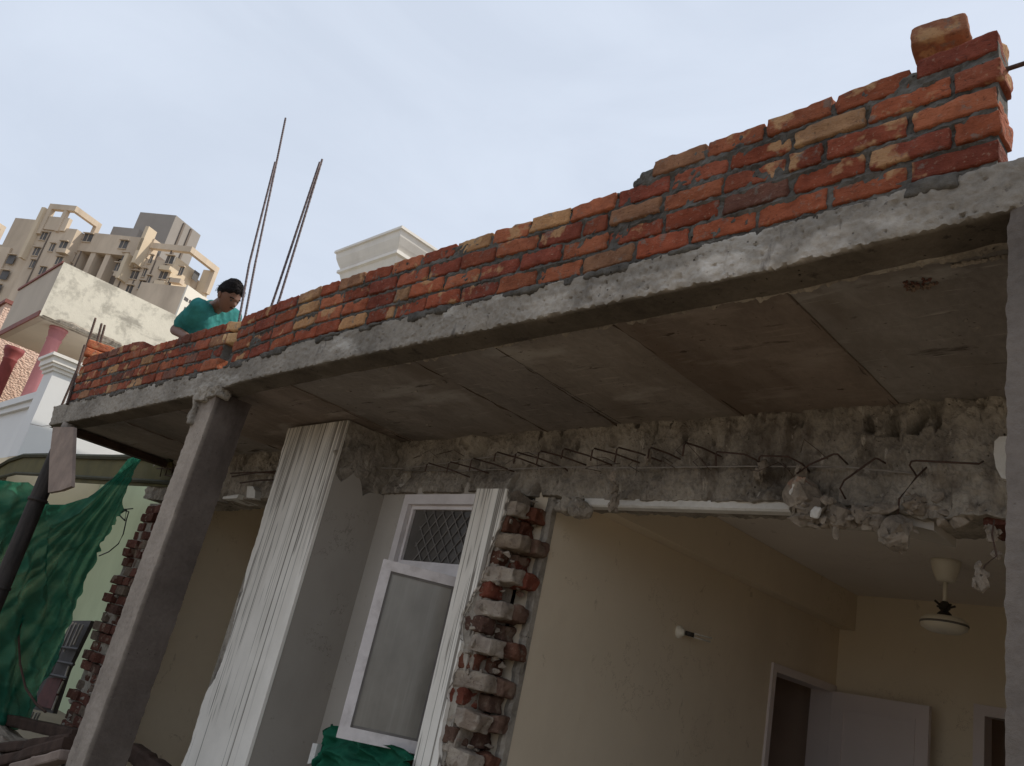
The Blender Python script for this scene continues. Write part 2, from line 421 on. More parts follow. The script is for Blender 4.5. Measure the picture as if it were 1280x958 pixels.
# ------------------------------------------------------------------ tables of the sagging slab
ZT = [(-8.3, 1.47), (-7.75, 1.485), (-6.6, 1.472), (-5.6, 1.462), (-4.89, 1.455), (-3.9, 1.50), (-2.93, 1.495), (-1.96, 1.478), (-1.17, 1.488), (-.54, 1.509), (.3, 1.52)]
ZB = [(-8.3, 1.30), (-7.3, 1.29), (-4.95, 1.300), (-4.5, 1.33), (-3.65, 1.338), (-1.92, 1.338), (-1.16, 1.336), (-.62, 1.36), (.3, 1.375)]
YF = 1.95
SOF = 1.357

# ------------------------------------------------------------------ ground
b = MB(); b.box((-1500, -1500, GZ - .5), (1500, 1500, GZ)); b.build('ground', M['ground'], kind='structure')

# ------------------------------------------------------------------ concrete slab with edge beam
slab = thing('concrete_slab', (-4, 2.5, 1.3), 'raw grey concrete canopy slab carrying the red brick parapet', 'slab')
joints = [-7.0, -5.9, -4.25, -3.1, -2.55, -1.89, -1.19]
def panel_tint(x):
    k = sum(1 for j in joints if x > j)
    return [(1.05, 1.02, 1.0), (.95, .95, .95), (1.02, .95, .90), (1.0, 1.0, 1.0), (.96, .96, .97), (1.05, 1.03, 1.0), (.82, .74, .68), (.95, .97, .99)][k]
b = MB()
def slab_front(x):
    zt = interp(ZT, x); zb = interp(ZB, x)
    pts = []; b.cur = (1, 1, 1, 1)
    e = .012 * nz(x, 0, 0, 6, 2) + .008 * nz(x, 0, 0, 25, 5)
    n = 24
    endf = max(0, min(1, (x + 8.22) / .16))            # rounded, broken end
    yo = (1 - math.sqrt(max(0, endf))) * .13
    if x < -8.0:
        tt = (-8.0 - x) / .24; zt -= .055 * tt * tt; zb += .012 * tt
    h = zt - zb
    for i in range(n + 1):
        z = zt - h * i / n
        rag = .006 * fb(x, z, 0, 7, 1) + .0055 * fb(x, z, 3, 40, 2) + .03 * max(0, nz(x, z, 7, 26, 4) - .42) + .035 * max(0, nz(x, z, 2, 62, 6) - .48) + .0035 * nz(x, z, 4, 110, 2)
        if i == n: z += .007 * nz(x, 1, 0, 35, 3) + .006 * nz(x, 1, 0, 90, 3) + .016 * max(0, nz(x, 2, 0, 13, 3) - .25)
        bev = .003 if i in (0, n) else 0
        pts.append((x, YF + yo + rag + bev + (.03 * (i - n / 2) / n if x < -8.05 else 0), z))
    # underside of the edge beam, then back up
    w = .15
    for i in range(1, 7):
        pts.append((x, YF + w * i / 6 + (yo if i == 1 else 0), zb + .004 * fb(x, i * .1, 0, 6, 4)))
    pts.append((x, YF + w + .001, zt - .02)); pts.append((x, YF + w, zt + .002))
    return pts
b.cur = (1, 1, 1, 1)
b.sweep(frange(-8.24, -3, 440) + frange(-3, .32, 560)[1:], slab_front)
for i_, q_ in enumerate(b.v):
    if q_.y <= YF + .02 and -2.6 < q_.x:
        hh_ = (q_.z - interp(ZB, q_.x)) / (interp(ZT, q_.x) - interp(ZB, q_.x))
        k_ = max(0, min(1, (q_.x + 2.3) * 3)) * max(0, min(1, (-.62 - q_.x) * 4)) * max(0, min(1, (.66 + .25 * nz(q_.x, 0, 0, 4, 1) - hh_) * 9)) * max(0, min(1, .75 + 1.6 * fb(q_.x, q_.z, 0, 9, 3)))
        b.c[i_] = (1 + .62 * k_, 1 + .64 * k_, 1 + .68 * k_, 1)
    if q_.y > YF + .02: b.c[i_] = (.50, .46, .42, 1)          # underside and back tinted darker than the front
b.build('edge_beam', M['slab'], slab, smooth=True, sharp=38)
b = MB()
for k, (x0, x1) in enumerate(zip([-8.12] + joints, joints + [.32])):
    b.cur = (*panel_tint((x0 + x1) / 2), 1)
    dz = [.0, .005, .001, .006, .002, .004, .0, .005][k]
    def lp(x, dz=dz):
        r = []
        for i in range(17):
            y = YF + .152 + (3.16 - YF - .152) * i / 16
            r.append((x, y, SOF + dz + .005 * fb(x, y, 0, 2.2, 6) + .0025 * fb(x, y, 0, 14, 6)))
        r.append((x, 3.16, 1.47)); r.append((x, YF + .152, 1.47)); return r
    b.sweep(frange(x0 + .002, x1 - .002, max(8, int((x1 - x0) / .04))), lp)
b.build('soffit', M['soffit'], slab, smooth=False)
# grout fins left along the form joints
for k, x in enumerate(joints):
    b = MB(); b.cur = (.5, .44, .4, 1)
    y0 = YF + .16 + (.02 if k % 2 else .0); y1 = 3.12
    def lp(y, x=x, k=k):
        xx = x + .012 * nz(y, k, 0, 2, k) + .005 * nz(y, k, 3, 26, 2) + (y - 2) * (.03 if k % 2 else -.02)
        h = -.004 + .014 * max(0, .35 + nz(y, k, 2, 9, 1)); w = max(.001, .003 + .005 * nz(y, k, 1, 14, 4))
        return [(xx - w, y, SOF + .012), (xx + w, y, SOF + .012), (xx + w * .5, y, SOF - h), (xx - w * .5, y, SOF - h)]
    b.sweep(frange(y0, y1, 70), lp)
    b.build('grout_fin', M['soffit'], slab)
# ragged lip behind the edge beam
b = MB(); b.cur = (1.2, 1.15, 1.08, 1)
def lp(x):
    h = .007 + .022 * abs(fb(x, 0, 0, 17, 8)) + .014 * max(0, nz(x, 0, 0, 60, 2))
    if x < -3.3: h *= .45
    y = YF + .152 + .012 * fb(x, 2, 0, 8, 3); w = .012 + .012 * abs(fb(x, 4, 0, 16, 3))
    z = min(interp(ZB, x) + .018, SOF + .006)
    return [(x, y - .004, SOF + .03), (x, y + w + .012, SOF + .03), (x, y + w + .012, SOF - .001), (x, y + w, z - h), (x, y, z - h * .8), (x, y - .004, z)]
b.sweep(frange(-4.55, .3, 620), lp)
b.build('concrete_lip', M['slab'], slab)
q_ = at(2, SOF, 1150, 358)
b = MB()
for k_ in range(40):
    a_ = random.uniform(0, 2 * PI); d_ = math.sqrt(random.random())
    b.shard((q_.x + .048 * d_ * math.cos(a_), q_.y + .036 * d_ * math.sin(a_), SOF + .004), (random.uniform(.012, .028), random.uniform(.010, .02), .012), k_ * 1.3 + .1, 10, (.13, .06, .048, 1))
b.build('brick_smear', M['old_brick'], slab)
b = MB()
for k_ in range(9):
    q_ = at(2, SOF, 1192 + 8 * k_, 333 - 1.4 * k_); b.shard((q_.x, q_.y, SOF + .002), (.035, .022, .016), k_ * 2.3 + .4)
b.build('grout_patch', M['rubble'], slab)
b = MB()
for k_ in range(26):
    xx_ = random.uniform(-4.4, -.6); yy_ = random.uniform(2.2, 3.0); b.shard((xx_, yy_, SOF + .004), (random.uniform(.02, .06), random.uniform(.012, .03), .016), k_ * 1.9 + .2)
b.build('cement_crumb', M['soffit'], slab)
# top screed behind the parapet
b = MB(); b.box((-8.05, YF + .16, 1.44), (.3, 3.35, 1.482)); b.build('slab_top', M['slab'], slab)
# spilled mortar patches along the top of the edge beam
b = MB()
for i in range(46):
    x = random.uniform(-7.6, -.6); w = random.uniform(.05, .16); h = random.uniform(.015, .05)
    b.lump(Matrix.Translation((x, YF + .006, interp(ZT, x) - h * .25)), (w, .03, h), (8, 3, 5), .012, .012, i * 1.3)
b.build('mortar_splash', M['mortar'], slab, smooth=True)

# ------------------------------------------------------------------ columns
def column(x0, x1, label, top):
    c = thing('concrete_column', ((x0 + x1) / 2, 2.06, GZ), label, 'column', 'new concrete columns under the slab')
    b = MB()
    def lp(z):
        r = []; e = .006
        P = []
        n = 8
        A = [(x0, YF + .004), (x1, YF + .004), (x1, YF + .234), (x0, YF + .234)]
        for k in range(4):
            (ax, ay), (bx, by) = A[k], A[(k + 1) % 4]
            for i in range(n):
                u = i / n; cx = (ax + bx) / 2
                x = ax + (bx - ax) * u; y = ay + (by - ay) * u
                edge = .003 if i == 0 else 0
                am = .0042 if i == 0 else .0018
                d = am * fb(x, y, z, 20 if i == 0 else 5, x0) + (.0022 * fb(x, y, z, 45, 2))
                mx = (x0 + x1) / 2; my = YF + .12
                v = Vector((x - mx, y - my)); v = v * (1 + (d - edge) / v.length)
                if z > top - .12: v *= 1 + .10 * (z - top + .12) / .12 * (nz(x * 3, y * 3, z, 6, 9))
                P.append((mx + v.x, my + v.y, z))
        return P
    b.sweep(frange(GZ, top, 420), lp)
    for i_, q_ in enumerate(b.v):                       # street face paler with slurry, side shade painted into the tint
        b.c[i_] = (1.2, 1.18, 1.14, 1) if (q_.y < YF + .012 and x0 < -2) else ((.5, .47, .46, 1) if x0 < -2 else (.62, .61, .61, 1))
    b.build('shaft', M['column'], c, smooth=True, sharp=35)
    return c
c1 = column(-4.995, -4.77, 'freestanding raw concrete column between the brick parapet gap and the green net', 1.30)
b = MB()
b.lump(Matrix.Translation((-4.93, YF - .002, 1.285)) @ Matrix.Rotation(.15, 4, 'Y'), (.16, .06, .10), (16, 7, 12), .012, .02, 2.1, nsc=16)
b.lump(Matrix.Translation((-4.985, YF + .01, 1.19)) @ Matrix.Rotation(-.06, 4, 'Y'), (.05, .08, .20), (8, 8, 20), .012, .016, 5.5, nsc=18)
b.lump(Matrix.Translation((-4.80, YF + .03, 1.29)), (.12, .10, .07), (12, 10, 8), .012, .018, 8.5, nsc=18)
b.build('concrete_spill', M['beam'], c1, smooth=False)
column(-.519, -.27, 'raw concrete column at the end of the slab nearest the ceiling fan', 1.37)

# ------------------------------------------------------------------ brick parapets
REDS = [(.315, .088, .048), (.27, .076, .044), (.35, .108, .056), (.24, .068, .044), (.305, .096, .056), (.36, .125, .066)]
TANS = [(.44, .25, .125), (.40, .235, .13), (.34, .18, .105)]
BRNS = [(.18, .07, .05), (.20, .095, .07)]
def brick_col():
    r = random.random()
    return random.choice(REDS if r < .80 else (TANS if r < .92 else BRNS))

def parapet(name_label, x0, x1, rows, rowh, right_step, zoff=0, left_step=0):
    """rows: list of (xa, xb) per course from the bottom up"""
    root = thing('brick_parapet', ((x0 + x1) / 2, 2.0, 1.47), name_label, 'brick wall', 'brick parapets being laid on the slab')
    b = MB(); mt = MB(); k = 0
    for ri, (xa, xb) in enumerate(rows):
        x = xb; first = True
        while x > xa + .03:
            L = .226 + random.uniform(-.012, .010)
            if first and ri % 2: L = .112 + random.uniform(-.006, .02)
            elif random.random() < .10: L *= random.choice((.5, .72))
            if x - L < xa: L = x - xa
            if L < .04: break
            cx = x - L / 2
            z = interp(ZT, cx) + zoff + rowh * ri + rowh * .5 + .008 + (.020 if ri == 4 and first and x1 > -1 else 0)
            hh = rowh - .017 + random.uniform(-.005, .004)
            R = Matrix.Rotation(random.uniform(-.022, .022), 4, 'Y') @ Matrix.Rotation(random.uniform(-.02, .02), 4, 'Z') @ Matrix.Rotation(random.uniform(-.03, .03), 4, 'X')
            sl = math.atan((interp(ZT, cx + .1) - interp(ZT, cx - .1)) / .2)
            R = Matrix.Rotation(-sl, 4, 'Y') @ R
            Mx = Matrix.Translation((cx, YF + .056 + random.uniform(-.004, .005), z + random.uniform(-.003, .003))) @ R
            cc = Vector(brick_col()) * random.uniform(.72, 1.15)
            b.lump(Mx, (L - .004, .106, hh), (16, 6, 8), .0036, .0062, k * 3.7 + x0, (cc.x, cc.y, cc.z, 1), 22)
            k += 1; first = False
            x -= L + random.uniform(.008, .017)
    b.build('bricks', M['brick'], root, smooth=True)
    # mortar core: recessed joints with squeezed-out lumps
    def lp(x):
        top = max(i for i, (xa, xb) in enumerate(rows) if xa - .02 <= x <= xb + .02) + 1 if any(xa - .02 <= x <= xb + .02 for xa, xb in rows) else 1
        z0 = interp(ZT, x) + zoff - .02; z1 = interp(ZT, x) + zoff + rowh * top - .022 + .012 * nz(x, 0, 0, 30, 2)
        n = 36; fr = []; bk = []
        for i in range(n + 1):
            z = z0 + (z1 - z0) * i / n
            ph = ((z - interp(ZT, x) - zoff) / rowh)
            bed = max(0, 1 - abs(ph - round(ph)) * 6)
            d = .0120 + .0065 * fb(x, z, 0, 11, x0) + .009 * fb(x, z, 0, 45, x0) - bed * .010 * (1 + 1.5 * nz(x, z, 0, 8, 4))
            fr.append((x, YF + max(-.002, d), z)); bk.append((x, YF + .112 - max(0, .012 + .01 * fb(x, z, 5, 20, x0)), z))
        return fr + bk[::-1]
    mt.sweep(frange(x0 + .012, x1 - .012, int((x1 - x0) / .009)), lp)
    mt.build('mortar', M['mortar'], root, smooth=False)
    return root
RH = .0872
# long run: four courses stepping up to five near the far end
rowsA = [(-4.80, -.535), (-4.79, -.53), (-4.81, -.54), (-4.80, -.53), (-1.73, -.54)]
pa = parapet('long brick parapet run stepping up to five courses beside the two tall bar pairs', -4.81, -.53, rowsA, RH, None)
b = MB()
def lp(x):
    z = interp(ZT, x) + RH * 4 - .012; h = .018 + .016 * abs(fb(x, 0, 0, 10, 3)) * min(1, (x + 2.35) * 2.5)
    return [(x, YF + .008, z), (x, YF + .105, z), (x, YF + .09, z + h), (x, YF + .02 + .008 * nz(x, 0, 0, 30, 1), z + h * .9)]
b.sweep(frange(-2.32, -1.70, 70), lp)
for i in range(9): b.lump(Matrix.Translation((-1.755 + .006 * nz(i, 0, 0, 3, 1), YF + .03 + .006 * i, interp(ZT, -1.75) + RH * 4 + .012 + .008 * i)), (.045, .04, .03), (5, 5, 4), .01, .012, i * .9)
b.build('mortar_bed', M['mortar'], pa, smooth=True)
rowsB = [(-7.76, -4.93), (-7.78, -4.95), (-7.80, -4.93), (-7.81, -4.93), (-7.83, -6.75)]
pb = parapet('shorter brick parapet run with a toothed end where the worker crouches', -7.83, -4.93, rowsB, RH, None)
# toothed end: header bricks with broken ends, coloured pale to paint in sunlight
b = MB()
for i, (dx, ri, cc) in enumerate(((-.0, 3, (.58, .36, .19)), (.012, 2, (.60, .40, .22)))):
    z = interp(ZT, -4.93) + RH * ri + RH * .5 + .01
    b.lump(Matrix.Translation((-4.955 + dx + .03, YF + .07, z)) @ Matrix.Rotation(.25, 4, 'Z'), (.15, .12, .072), (9, 7, 5), .01, .005, i * 9.1, (*cc, 1))
b.build('end_brick', M['brick'], pb, smooth=True)

def loose_brick(px_label, c, rot, size, col, seed, label):
    b = MB(); R = Matrix.Rotation(rot[2], 4, 'Z') @ Matrix.Rotation(rot[1], 4, 'Y') @ Matrix.Rotation(rot[0], 4, 'X')
    b.lump(Matrix.Translation(c) @ R, size, (14, 7, 7), .010, .005, seed, (*col, 1))
    return b.build('loose_brick', M['brick'], smooth=True, label=label, cat='brick', group='loose bricks on the parapet')
p = at(1, 2.0, 1173, 46)
zt5 = interp(ZT, -.7) + RH * 5 + .008
loose_brick('', (p.x, 2.02, p.z), (0, -.10, .22), (.155, .11, .076), (.30, .135, .08), 31.7, 'single loose brick lying on the very top of the stepped parapet corner')
loose_brick('', (-7.75, 2.03, interp(ZT, -7.7) + RH * 5 + .046), (0, 0, 1.25), (.225, .105, .072), (.52, .17, .085), 12.3, 'lower orange brick of the small pile at the far parapet end')
loose_brick('', (-7.76, 2.03, interp(ZT, -7.7) + RH * 5 + .125), (0, .03, 1.12), (.225, .108, .072), (.55, .19, .10), 15.3, 'upper orange brick of the small pile at the far parapet end')
loose_brick('', (-6.62, 2.01, interp(ZT, -6.6) + RH * 4 + .05), (0, .06, .1), (.22, .105, .08), (.26, .09, .06), 19.3, 'dark brick lying alone on top of the shorter parapet run')

# ------------------------------------------------------------------ reinforcing rods
def rod(pts, r, label, group=None, mat_='steel_new', name='reinforcing_rod'):
    b = MB(); P = []
    n = 46
    for i in range(n + 1):
        u = i / n * (len(pts) - 1); k = min(int(u), len(pts) - 2); w = u - k
        P.append(Vector(pts[k]).lerp(Vector(pts[k + 1]), w))
    b.tube(P, r, 7)
    for i in range(int((Vector(pts[-1]) - Vector(pts[0])).length / .03)):      # deformed-bar ribs
        u = i * .03 / (Vector(pts[-1]) - Vector(pts[0])).length * (len(pts) - 1); k = min(int(u), len(pts) - 2)
        q = Vector(pts[k]).lerp(Vector(pts[k + 1]), u - k); d = (Vector(pts[k + 1]) - Vector(pts[k])).normalized()
        b.tube([q - d * .003, q + d * .003], r * 1.10, 7)
    return b.build(name, M[mat_], smooth=True, label=label, cat='steel bar', group=group)
G = 'starter bars rising from the parapet'
def down(p, z): return Vector((p.x, p.y, z))
T_ = [at(1, 2.12, x, y) for (x, y) in ((357, 148), (346, 202), (319, 330), (306.5, 396))]
rod([down(T_[3], 1.47)] + T_[::-1], .0080, 'tallest bent steel bar, standing just behind the end of the long parapet run', G)
T_ = [at(1, 2.03, x, y) for (x, y) in ((344, 203), (311.6, 330), (299, 400), (290, 437), (286, 462))]
rod(T_[::-1], .0080, 'shorter steel bar beside the tallest one, rooted in the gap between the parapet runs', G)
T_ = [at(1, 2.10, x, y) for (x, y) in ((399.8, 203), (343, 372))]
rod([down(T_[1], 1.47)] + T_[::-1], .0080, 'tilted steel bar behind the long parapet, the one of its pair nearer the worker', G)
T_ = [at(1, 2.12, x, y) for (x, y) in ((402.8, 199.5), (350, 372))]
rod([down(T_[1], 1.47)] + T_[::-1], .0080, 'tilted steel bar behind the long parapet, the one of its pair nearer the white cornice', G)
G2 = 'rusty bars at the far parapet end'
for (xa, ya, xb, yb, lb) in ((106, 440, 119.5, 398, 'rusty bar by the brick pile at the far parapet end, standing alone'),
                             (117, 445, 127, 405, 'rusty bar by the far brick pile, one of two close together, taller one'),
                             (121, 445, 131, 407, 'rusty bar by the far brick pile, one of two close together, shorter one')):
    q0 = at(1, 2.14, xa, ya); q1 = at(1, 2.14, xb, yb)
    rod([Vector((q0.x, q0.y, 1.47)), q0, q1], .011, lb, G2, 'steel')
q0 = at(1, 1.93, 84, 505); q1 = at(1, 1.99, 106, 432)
rod([q0, q1], .012, 'thin dark bar leaning against the toothless far end of the parapet', G2, 'steel')
q0 = at(1, 2.02, 1258, 87)
rod([(q0.x - .1, 2.02, q0.z - .012), (q0.x, 2.02, q0.z), (q0.x + .5, 2.04, q0.z + .02)], .007, 'steel bar stub sticking sideways out of the tall parapet corner', None, 'steel')

# ------------------------------------------------------------------ the old house
house = thing('brick_house', (-4, 3.2, GZ), 'half demolished cream house with broken front beam and exposed bricks', 'house')
# broken front beam
BB = [(-8.6, .98), (-7.9, .96), (-7.3, .93), (-6.6, .955), (-6.0, .97), (-5.1, .98), (-4.38, .985), (-4.15, .995), (-3.8, 1.0), (-3.4, .995), (-2.95, .985), (-2.8, .968), (-1.62, .95), (-1.3, .935), (-1.05, .885), (-.9, .90), (-.4, .90)]
b = MB()
def lp(x):
    zb = interp(BB, x) + .010 * fb(x, 0, 0, 7, 2) + .006 * nz(x, 0, 0, 40, 1)
    r = []; n = 64
    step = .022 * (1 if nz(x, 0, 0, 1.1, 4) > 0 else 0)
    for i in range(n + 1):
        z = 1.372 - (1.372 - zb) * i / n
        d = .022 * fb(x, 0, z, 3.2, 5) + .016 * fb(x, 0, z * .55, 13, 9) + .010 * fb(x, 0, z * .6, 42, 3) + .004 * nz(x, 0, z * .5, 95, 7)
        hole = nz(x, 0, z * .6, 10, 12)
        if hole > .34: d += (hole - .34) * .16
        ch = nz(x, 3, z * .35, 24, 15)
        if ch > .38 and z > 1.22: d += (ch - .38) * .18
        if i < 4: d -= .020 * (1 - i / 4) * (nz(x, 0, 0, 8, 7))
        low = .05 * max(0, (1.18 - z) / .25) if x > -4.3 else .02
        if -4.4 < x < -3.2: low += .13 * max(0, min(1, (1.15 - z) / .12))
        r.append((x, 3.085 + d - low * .35, z))
    for i in range(1, 6): r.append((x, 3.085 + .25 * i / 5, zb + .008 * fb(x, i * .05, 0, 12, 2)))
    r.append((x, 3.34, 1.372)); return r
b.sweep(frange(-8.36, -4.4, 260) + frange(-4.4, -.2, 660)[1:], lp)
beam = b.build('front_beam', M['beam'], house, smooth=False)
beam['label'] = 'rough chipped concrete beam with exposed steel'
# cut slab bars sticking out of the beam, each with its own bend
tips = [(534, 579, 566, 586), (562, 578, 592, 587), (589, 573, 626, 586), (620, 566, 647, 585), (645, 565, 679, 582), (673, 563, 702, 583), (704, 561, 736, 582), (741, 560, 770, 583), (771, 559, 806, 584), (812, 558, 838, 584), (856, 553, 882, 582)]
for i, (x0, y0, x1, y1) in enumerate(tips):
    e = at(1, 3.085, x0 + (60 if i < 9 else 44) + 6 * nz(i, 0, 0, 1.3, 2), y0 + 19 + 3 * nz(i, 4, 0, 1.3, 2)); tp = at(1, 2.90, x0 + 3 * nz(i, 2, 0, 1.7, 5), y0 + 2.5 * nz(i, 7, 0, 1.7, 5))
    tp2 = tp + Vector((.012, .01, .004)); dn = tp + Vector((.0, .0, -.055 - .01 * (i % 3)))
    b = MB(); b.tube([dn, tp - Vector((0, 0, .012)), tp + Vector((.004, .006, 0)), tp.lerp(e, .5) + Vector((0, 0, .006)), e, e + Vector((0, .08, -.02))], .0043, 6)
    b.build('stirrup', M['steel'], beam, smooth=True)
bent = [[(895, 583, 2.97), (895, 567, 2.95), (896, 565, 2.95), (930, 568, 2.95), (945, 575, 2.98), (952, 583, 3.08)],
        [(948, 585, 3.08), (949, 572, 2.96), (951, 570, 2.96), (985, 571, 2.96), (1003, 580, 3.02), (1012, 590, 3.08)],
        [(996, 592, 3.0), (1012, 581, 2.98), (1042, 568, 2.97), (1047, 568, 2.97), (1060, 581, 3.09)],
        [(1057, 624, 3.05), (1050, 611, 3.02), (1055, 601, 3.0), (1094, 573, 2.97), (1098, 574, 3.0), (1108, 580, 3.09)],
        [(1145, 594, 3.06), (1137, 582, 2.99), (1139, 577, 2.98), (1145, 576, 2.98), (1224, 580, 2.98), (1229, 577, 3.09)],
        [(1160, 583, 3.09), (1146, 596, 3.02), (1124, 624, 3.02), (1122, 645, 3.03)]]
for P in bent:
    b = MB(); b.tube([at(1, y, px, py) for (px, py, y) in P], .0038, 6); b.build('stirrup', M['steel'], beam, smooth=True)
for P in ([(436, 572, 2.83), (472, 585, 2.97), (500, 586, 3.03), (535, 582, 3.04), (590, 574, 3.05), (640, 569, 3.06), (690, 566, 3.09)],
          [(500, 588, 3.05), (600, 588, 3.05), (700, 584, 3.04), (800, 585, 3.04), (930, 583, 3.05), (1060, 584, 3.05), (1140, 592, 3.06)]):
    b = MB(); b.tube([at(1, y, px, py) for (px, py, y) in P], .0035, 6); b.build('main_bar', M['wire'], beam, smooth=True)
for (xa, ya, xb, yb) in ((205, 594, 250, 603), (196, 586, 250, 589), (288, 592, 352, 592), (290, 596, 350, 589), (300, 604, 350, 600)):
    b = MB(); b.tube([at(1, 3.0, xa, ya), at(1, 3.02, (xa + xb) / 2, (ya + yb) / 2 - 1.5), at(1, 3.05, xb, yb)], .006, 6); b.build('main_bar', M['steel'], beam, smooth=True)
for i in range(5):
    xa = 200 + 7 * i; b = MB(); b.tube([at(1, 3.0, xa, 596 - i * 2), at(1, 2.96, xa + 3, 583 - i), at(1, 3.06, xa + 17, 589 - i)], .005, 6); b.build('stirrup', M['steel'], beam, smooth=True)
for i in range(12):
    x_ = random.uniform(470, 1120); y_ = random.uniform(566, 588); b = MB(); p_ = at(1, 3.05, x_, y_)
    b.tube([p_ + Vector((0, .06, 0)), p_ + Vector((random.uniform(-.03, .03), -.06, random.uniform(-.02, .03))), p_ + Vector((random.uniform(-.12, .12), -.08, random.uniform(-.08, .05))), p_ + Vector((random.uniform(-.2, .2), -.04, random.uniform(-.10, .04)))], .0016, 5)
    b.build('binding_wire', M['steel'], beam, smooth=True)
# white plaster arris under the beam
b = MB()
def lp(x):
    z = interp(BB, x) - .030; e = .004 * nz(x, 0, 0, 20, 1)
    return [(x, 3.082 + e, z + .034), (x, 3.080 + e, z + .002), (x, 3.09, z - .006), (x, 3.145, z - .006), (x, 3.145, z + .034)]
b.sweep(frange(-2.70, -1.60, 90), lp); b.build('plaster_arris', M['lime_plaster'], house)
b = MB()
def lp(x):
    z = interp(BB, x) - .03
    return [(x, 3.10, z + .034), (x, 3.10, z - .004 * abs(nz(x, 0, 0, 14, 1))), (x, 3.34, z), (x, 3.34, z + .034)]
b.sweep(frange(-1.60, -1.05, 30), lp); b.build('plaster_arris', M['reveal'], house)
b = MB(); b.lump(Matrix.Translation((-.64, 3.21, .895)), (.50, .22, .034), (24, 8, 5), .006, .008, 3.3, (.11, .045, .035, 1), 12); o = b.build('brick_lintel', M['old_brick'], house)
b = MB()
for i, (px, py) in enumerate(((1158, 634), (1171, 640), (1180, 652), (1188, 640), (1199, 652), (1208, 640), (1148, 628), (1164, 622))):
    b.shard(at(1, 3.09, px, py), (.085, .09, .07), i * 3.1 + .7, 14, random.choice([(.11, .055, .04, 1), (.14, .10, .075, 1), (.09, .06, .045, 1), (.19, .155, .12, 1)]))
b.build('broken_concrete', M['rubble'], house, smooth=False)
b = MB(); q = [(1243, 552), (1249, 546), (1262, 545), (1262, 600), (1252, 598), (1245, 585), (1242, 568)]
b.prism([at(1, 3.05, *p_) for p_ in q], (0, .05, 0)); b.build('plaster_patch', M['lime_plaster'], house)
q = at(1, 3.04, 1262, 570)
# front pier with streaked plaster
pier = MB(); pier.box((-5.07, 2.66, GZ), (-4.382, 3.30, 1.352)); pier = pier.build('front_pier', M['beam'], house)
L = [(360, 536), (356, 552), (346, 586), (334, 628), (322, 668), (308, 712), (303, 740), (296, 762), (289, 790), (279, 822), (269, 848), (259, 864), (253, 880), (245, 905), (238, 930), (226, 958)]
out = [at(1, 2.64, *p_) for p_ in L]
edge = []
for i in range(len(out) - 1):
    for k in range(10):
        q = out[i].lerp(out[i + 1], k / 10); q.x += .010 * fb(q.z, 0, 0, 14, 3) + .004 * nz(q.z, 0, 0, 60, 3); edge.append(q)
edge += [out[-1], Vector((-5.02, 2.64, GZ)), Vector((-4.365, 2.64, GZ)), Vector((-4.362, 2.64, .0)), Vector((-4.368, 2.64, .9)), Vector((-4.372, 2.64, 1.2)), Vector((-4.375, 2.64, 1.345))]
for q in edge: q.z = min(q.z, 1.346)
b = MB(); b.prism(edge, (0, .0195, 0)); b.build('streaked_plaster', M['striped'], pier)
# side plaster of the pier with the broken upper edge
top = [(2.662, 1.00), (2.72, .965), (2.80, 1.06), (2.86, 1.005), (2.90, .935), (2.95, .965), (3.0, .985), (3.075, .975)]
edge = []
for (y, z), (y2, z2) in zip(top, top[1:]):
    for k in range(6):
        u = k / 6; yy = y + (y2 - y) * u; edge.append(Vector((-4.366, yy, z + (z2 - z) * u + .010 * fb(yy, 0, 0, 20, 4))))
edge += [Vector((-4.366, 3.075, .97)), Vector((-4.366, 3.075, GZ)), Vector((-4.366, 2.662, GZ))]
b = MB(); b.prism(edge, (-.014, 0, 0)); b.build('side_plaster', M['grey_plaster'], pier)
# rough lumps of the beam bearing on the pier side
b = MB()
for i in range(26):
    y = random.uniform(2.68, 3.08); z = random.uniform(1.03, 1.33)
    b.lump(Matrix.Translation((-4.385, y, z)) @ Matrix.Rotation(i * .7, 4, 'X'), (.03, random.uniform(.08, .2), random.uniform(.06, .16)), (3, 7, 7), .012, .03, i * 1.9, None, 10)
b.build('broken_face', M['beam'], pier)
# window wall behind the pier
b = MB(); b.box((-4.38, 3.06, GZ), (-4.13, 3.20, 1.06)); b.box((-4.13, 3.06, .985), (-3.28, 3.20, 1.06)); b.box((-3.42, 3.06, GZ), (-3.28, 3.20, .985)); b.box((-4.13, 3.06, GZ), (-3.42, 3.20, -.66))
b.build('window_wall', M['reveal'], house)
win = MB()
X0, X1, Z0, Z1 = -4.13, -3.42, -.66, .985
win.box((X0, 3.045, Z0), (X0 + .055, 3.13, Z1)); win.box((X1 - .055, 3.045, Z0), (X1, 3.13, Z1)); win.box((X0 + .055, 3.045, Z1 - .06), (X1 - .055, 3.13, Z1))
win.box((X0 + .055, 3.045, Z0), (X1 - .055, 3.13, Z0 + .06)); win.box((X0 + .055, 3.045, .50), (X1 - .055, 3.13, .56))
win.box((X0 + .057, 3.075, .56), (X0 + .08, 3.12, Z1 - .06)); win.box((X0 + .08, 3.075, Z1 - .085), (X1 - .057, 3.12, Z1 - .061)); win.box((X0 + .08, 3.075, .561), (X1 - .057, 3.12, .585))
win = win.build('window', M['white_wood'], house)
win['label'] = 'white painted window with its casement swung open'
b = MB(); b.box((X0 + .08, 3.095, .585), (X1 - .057, 3.10, Z1 - .085)); b.build('pane', M['dark_glass'], win)
b = MB()
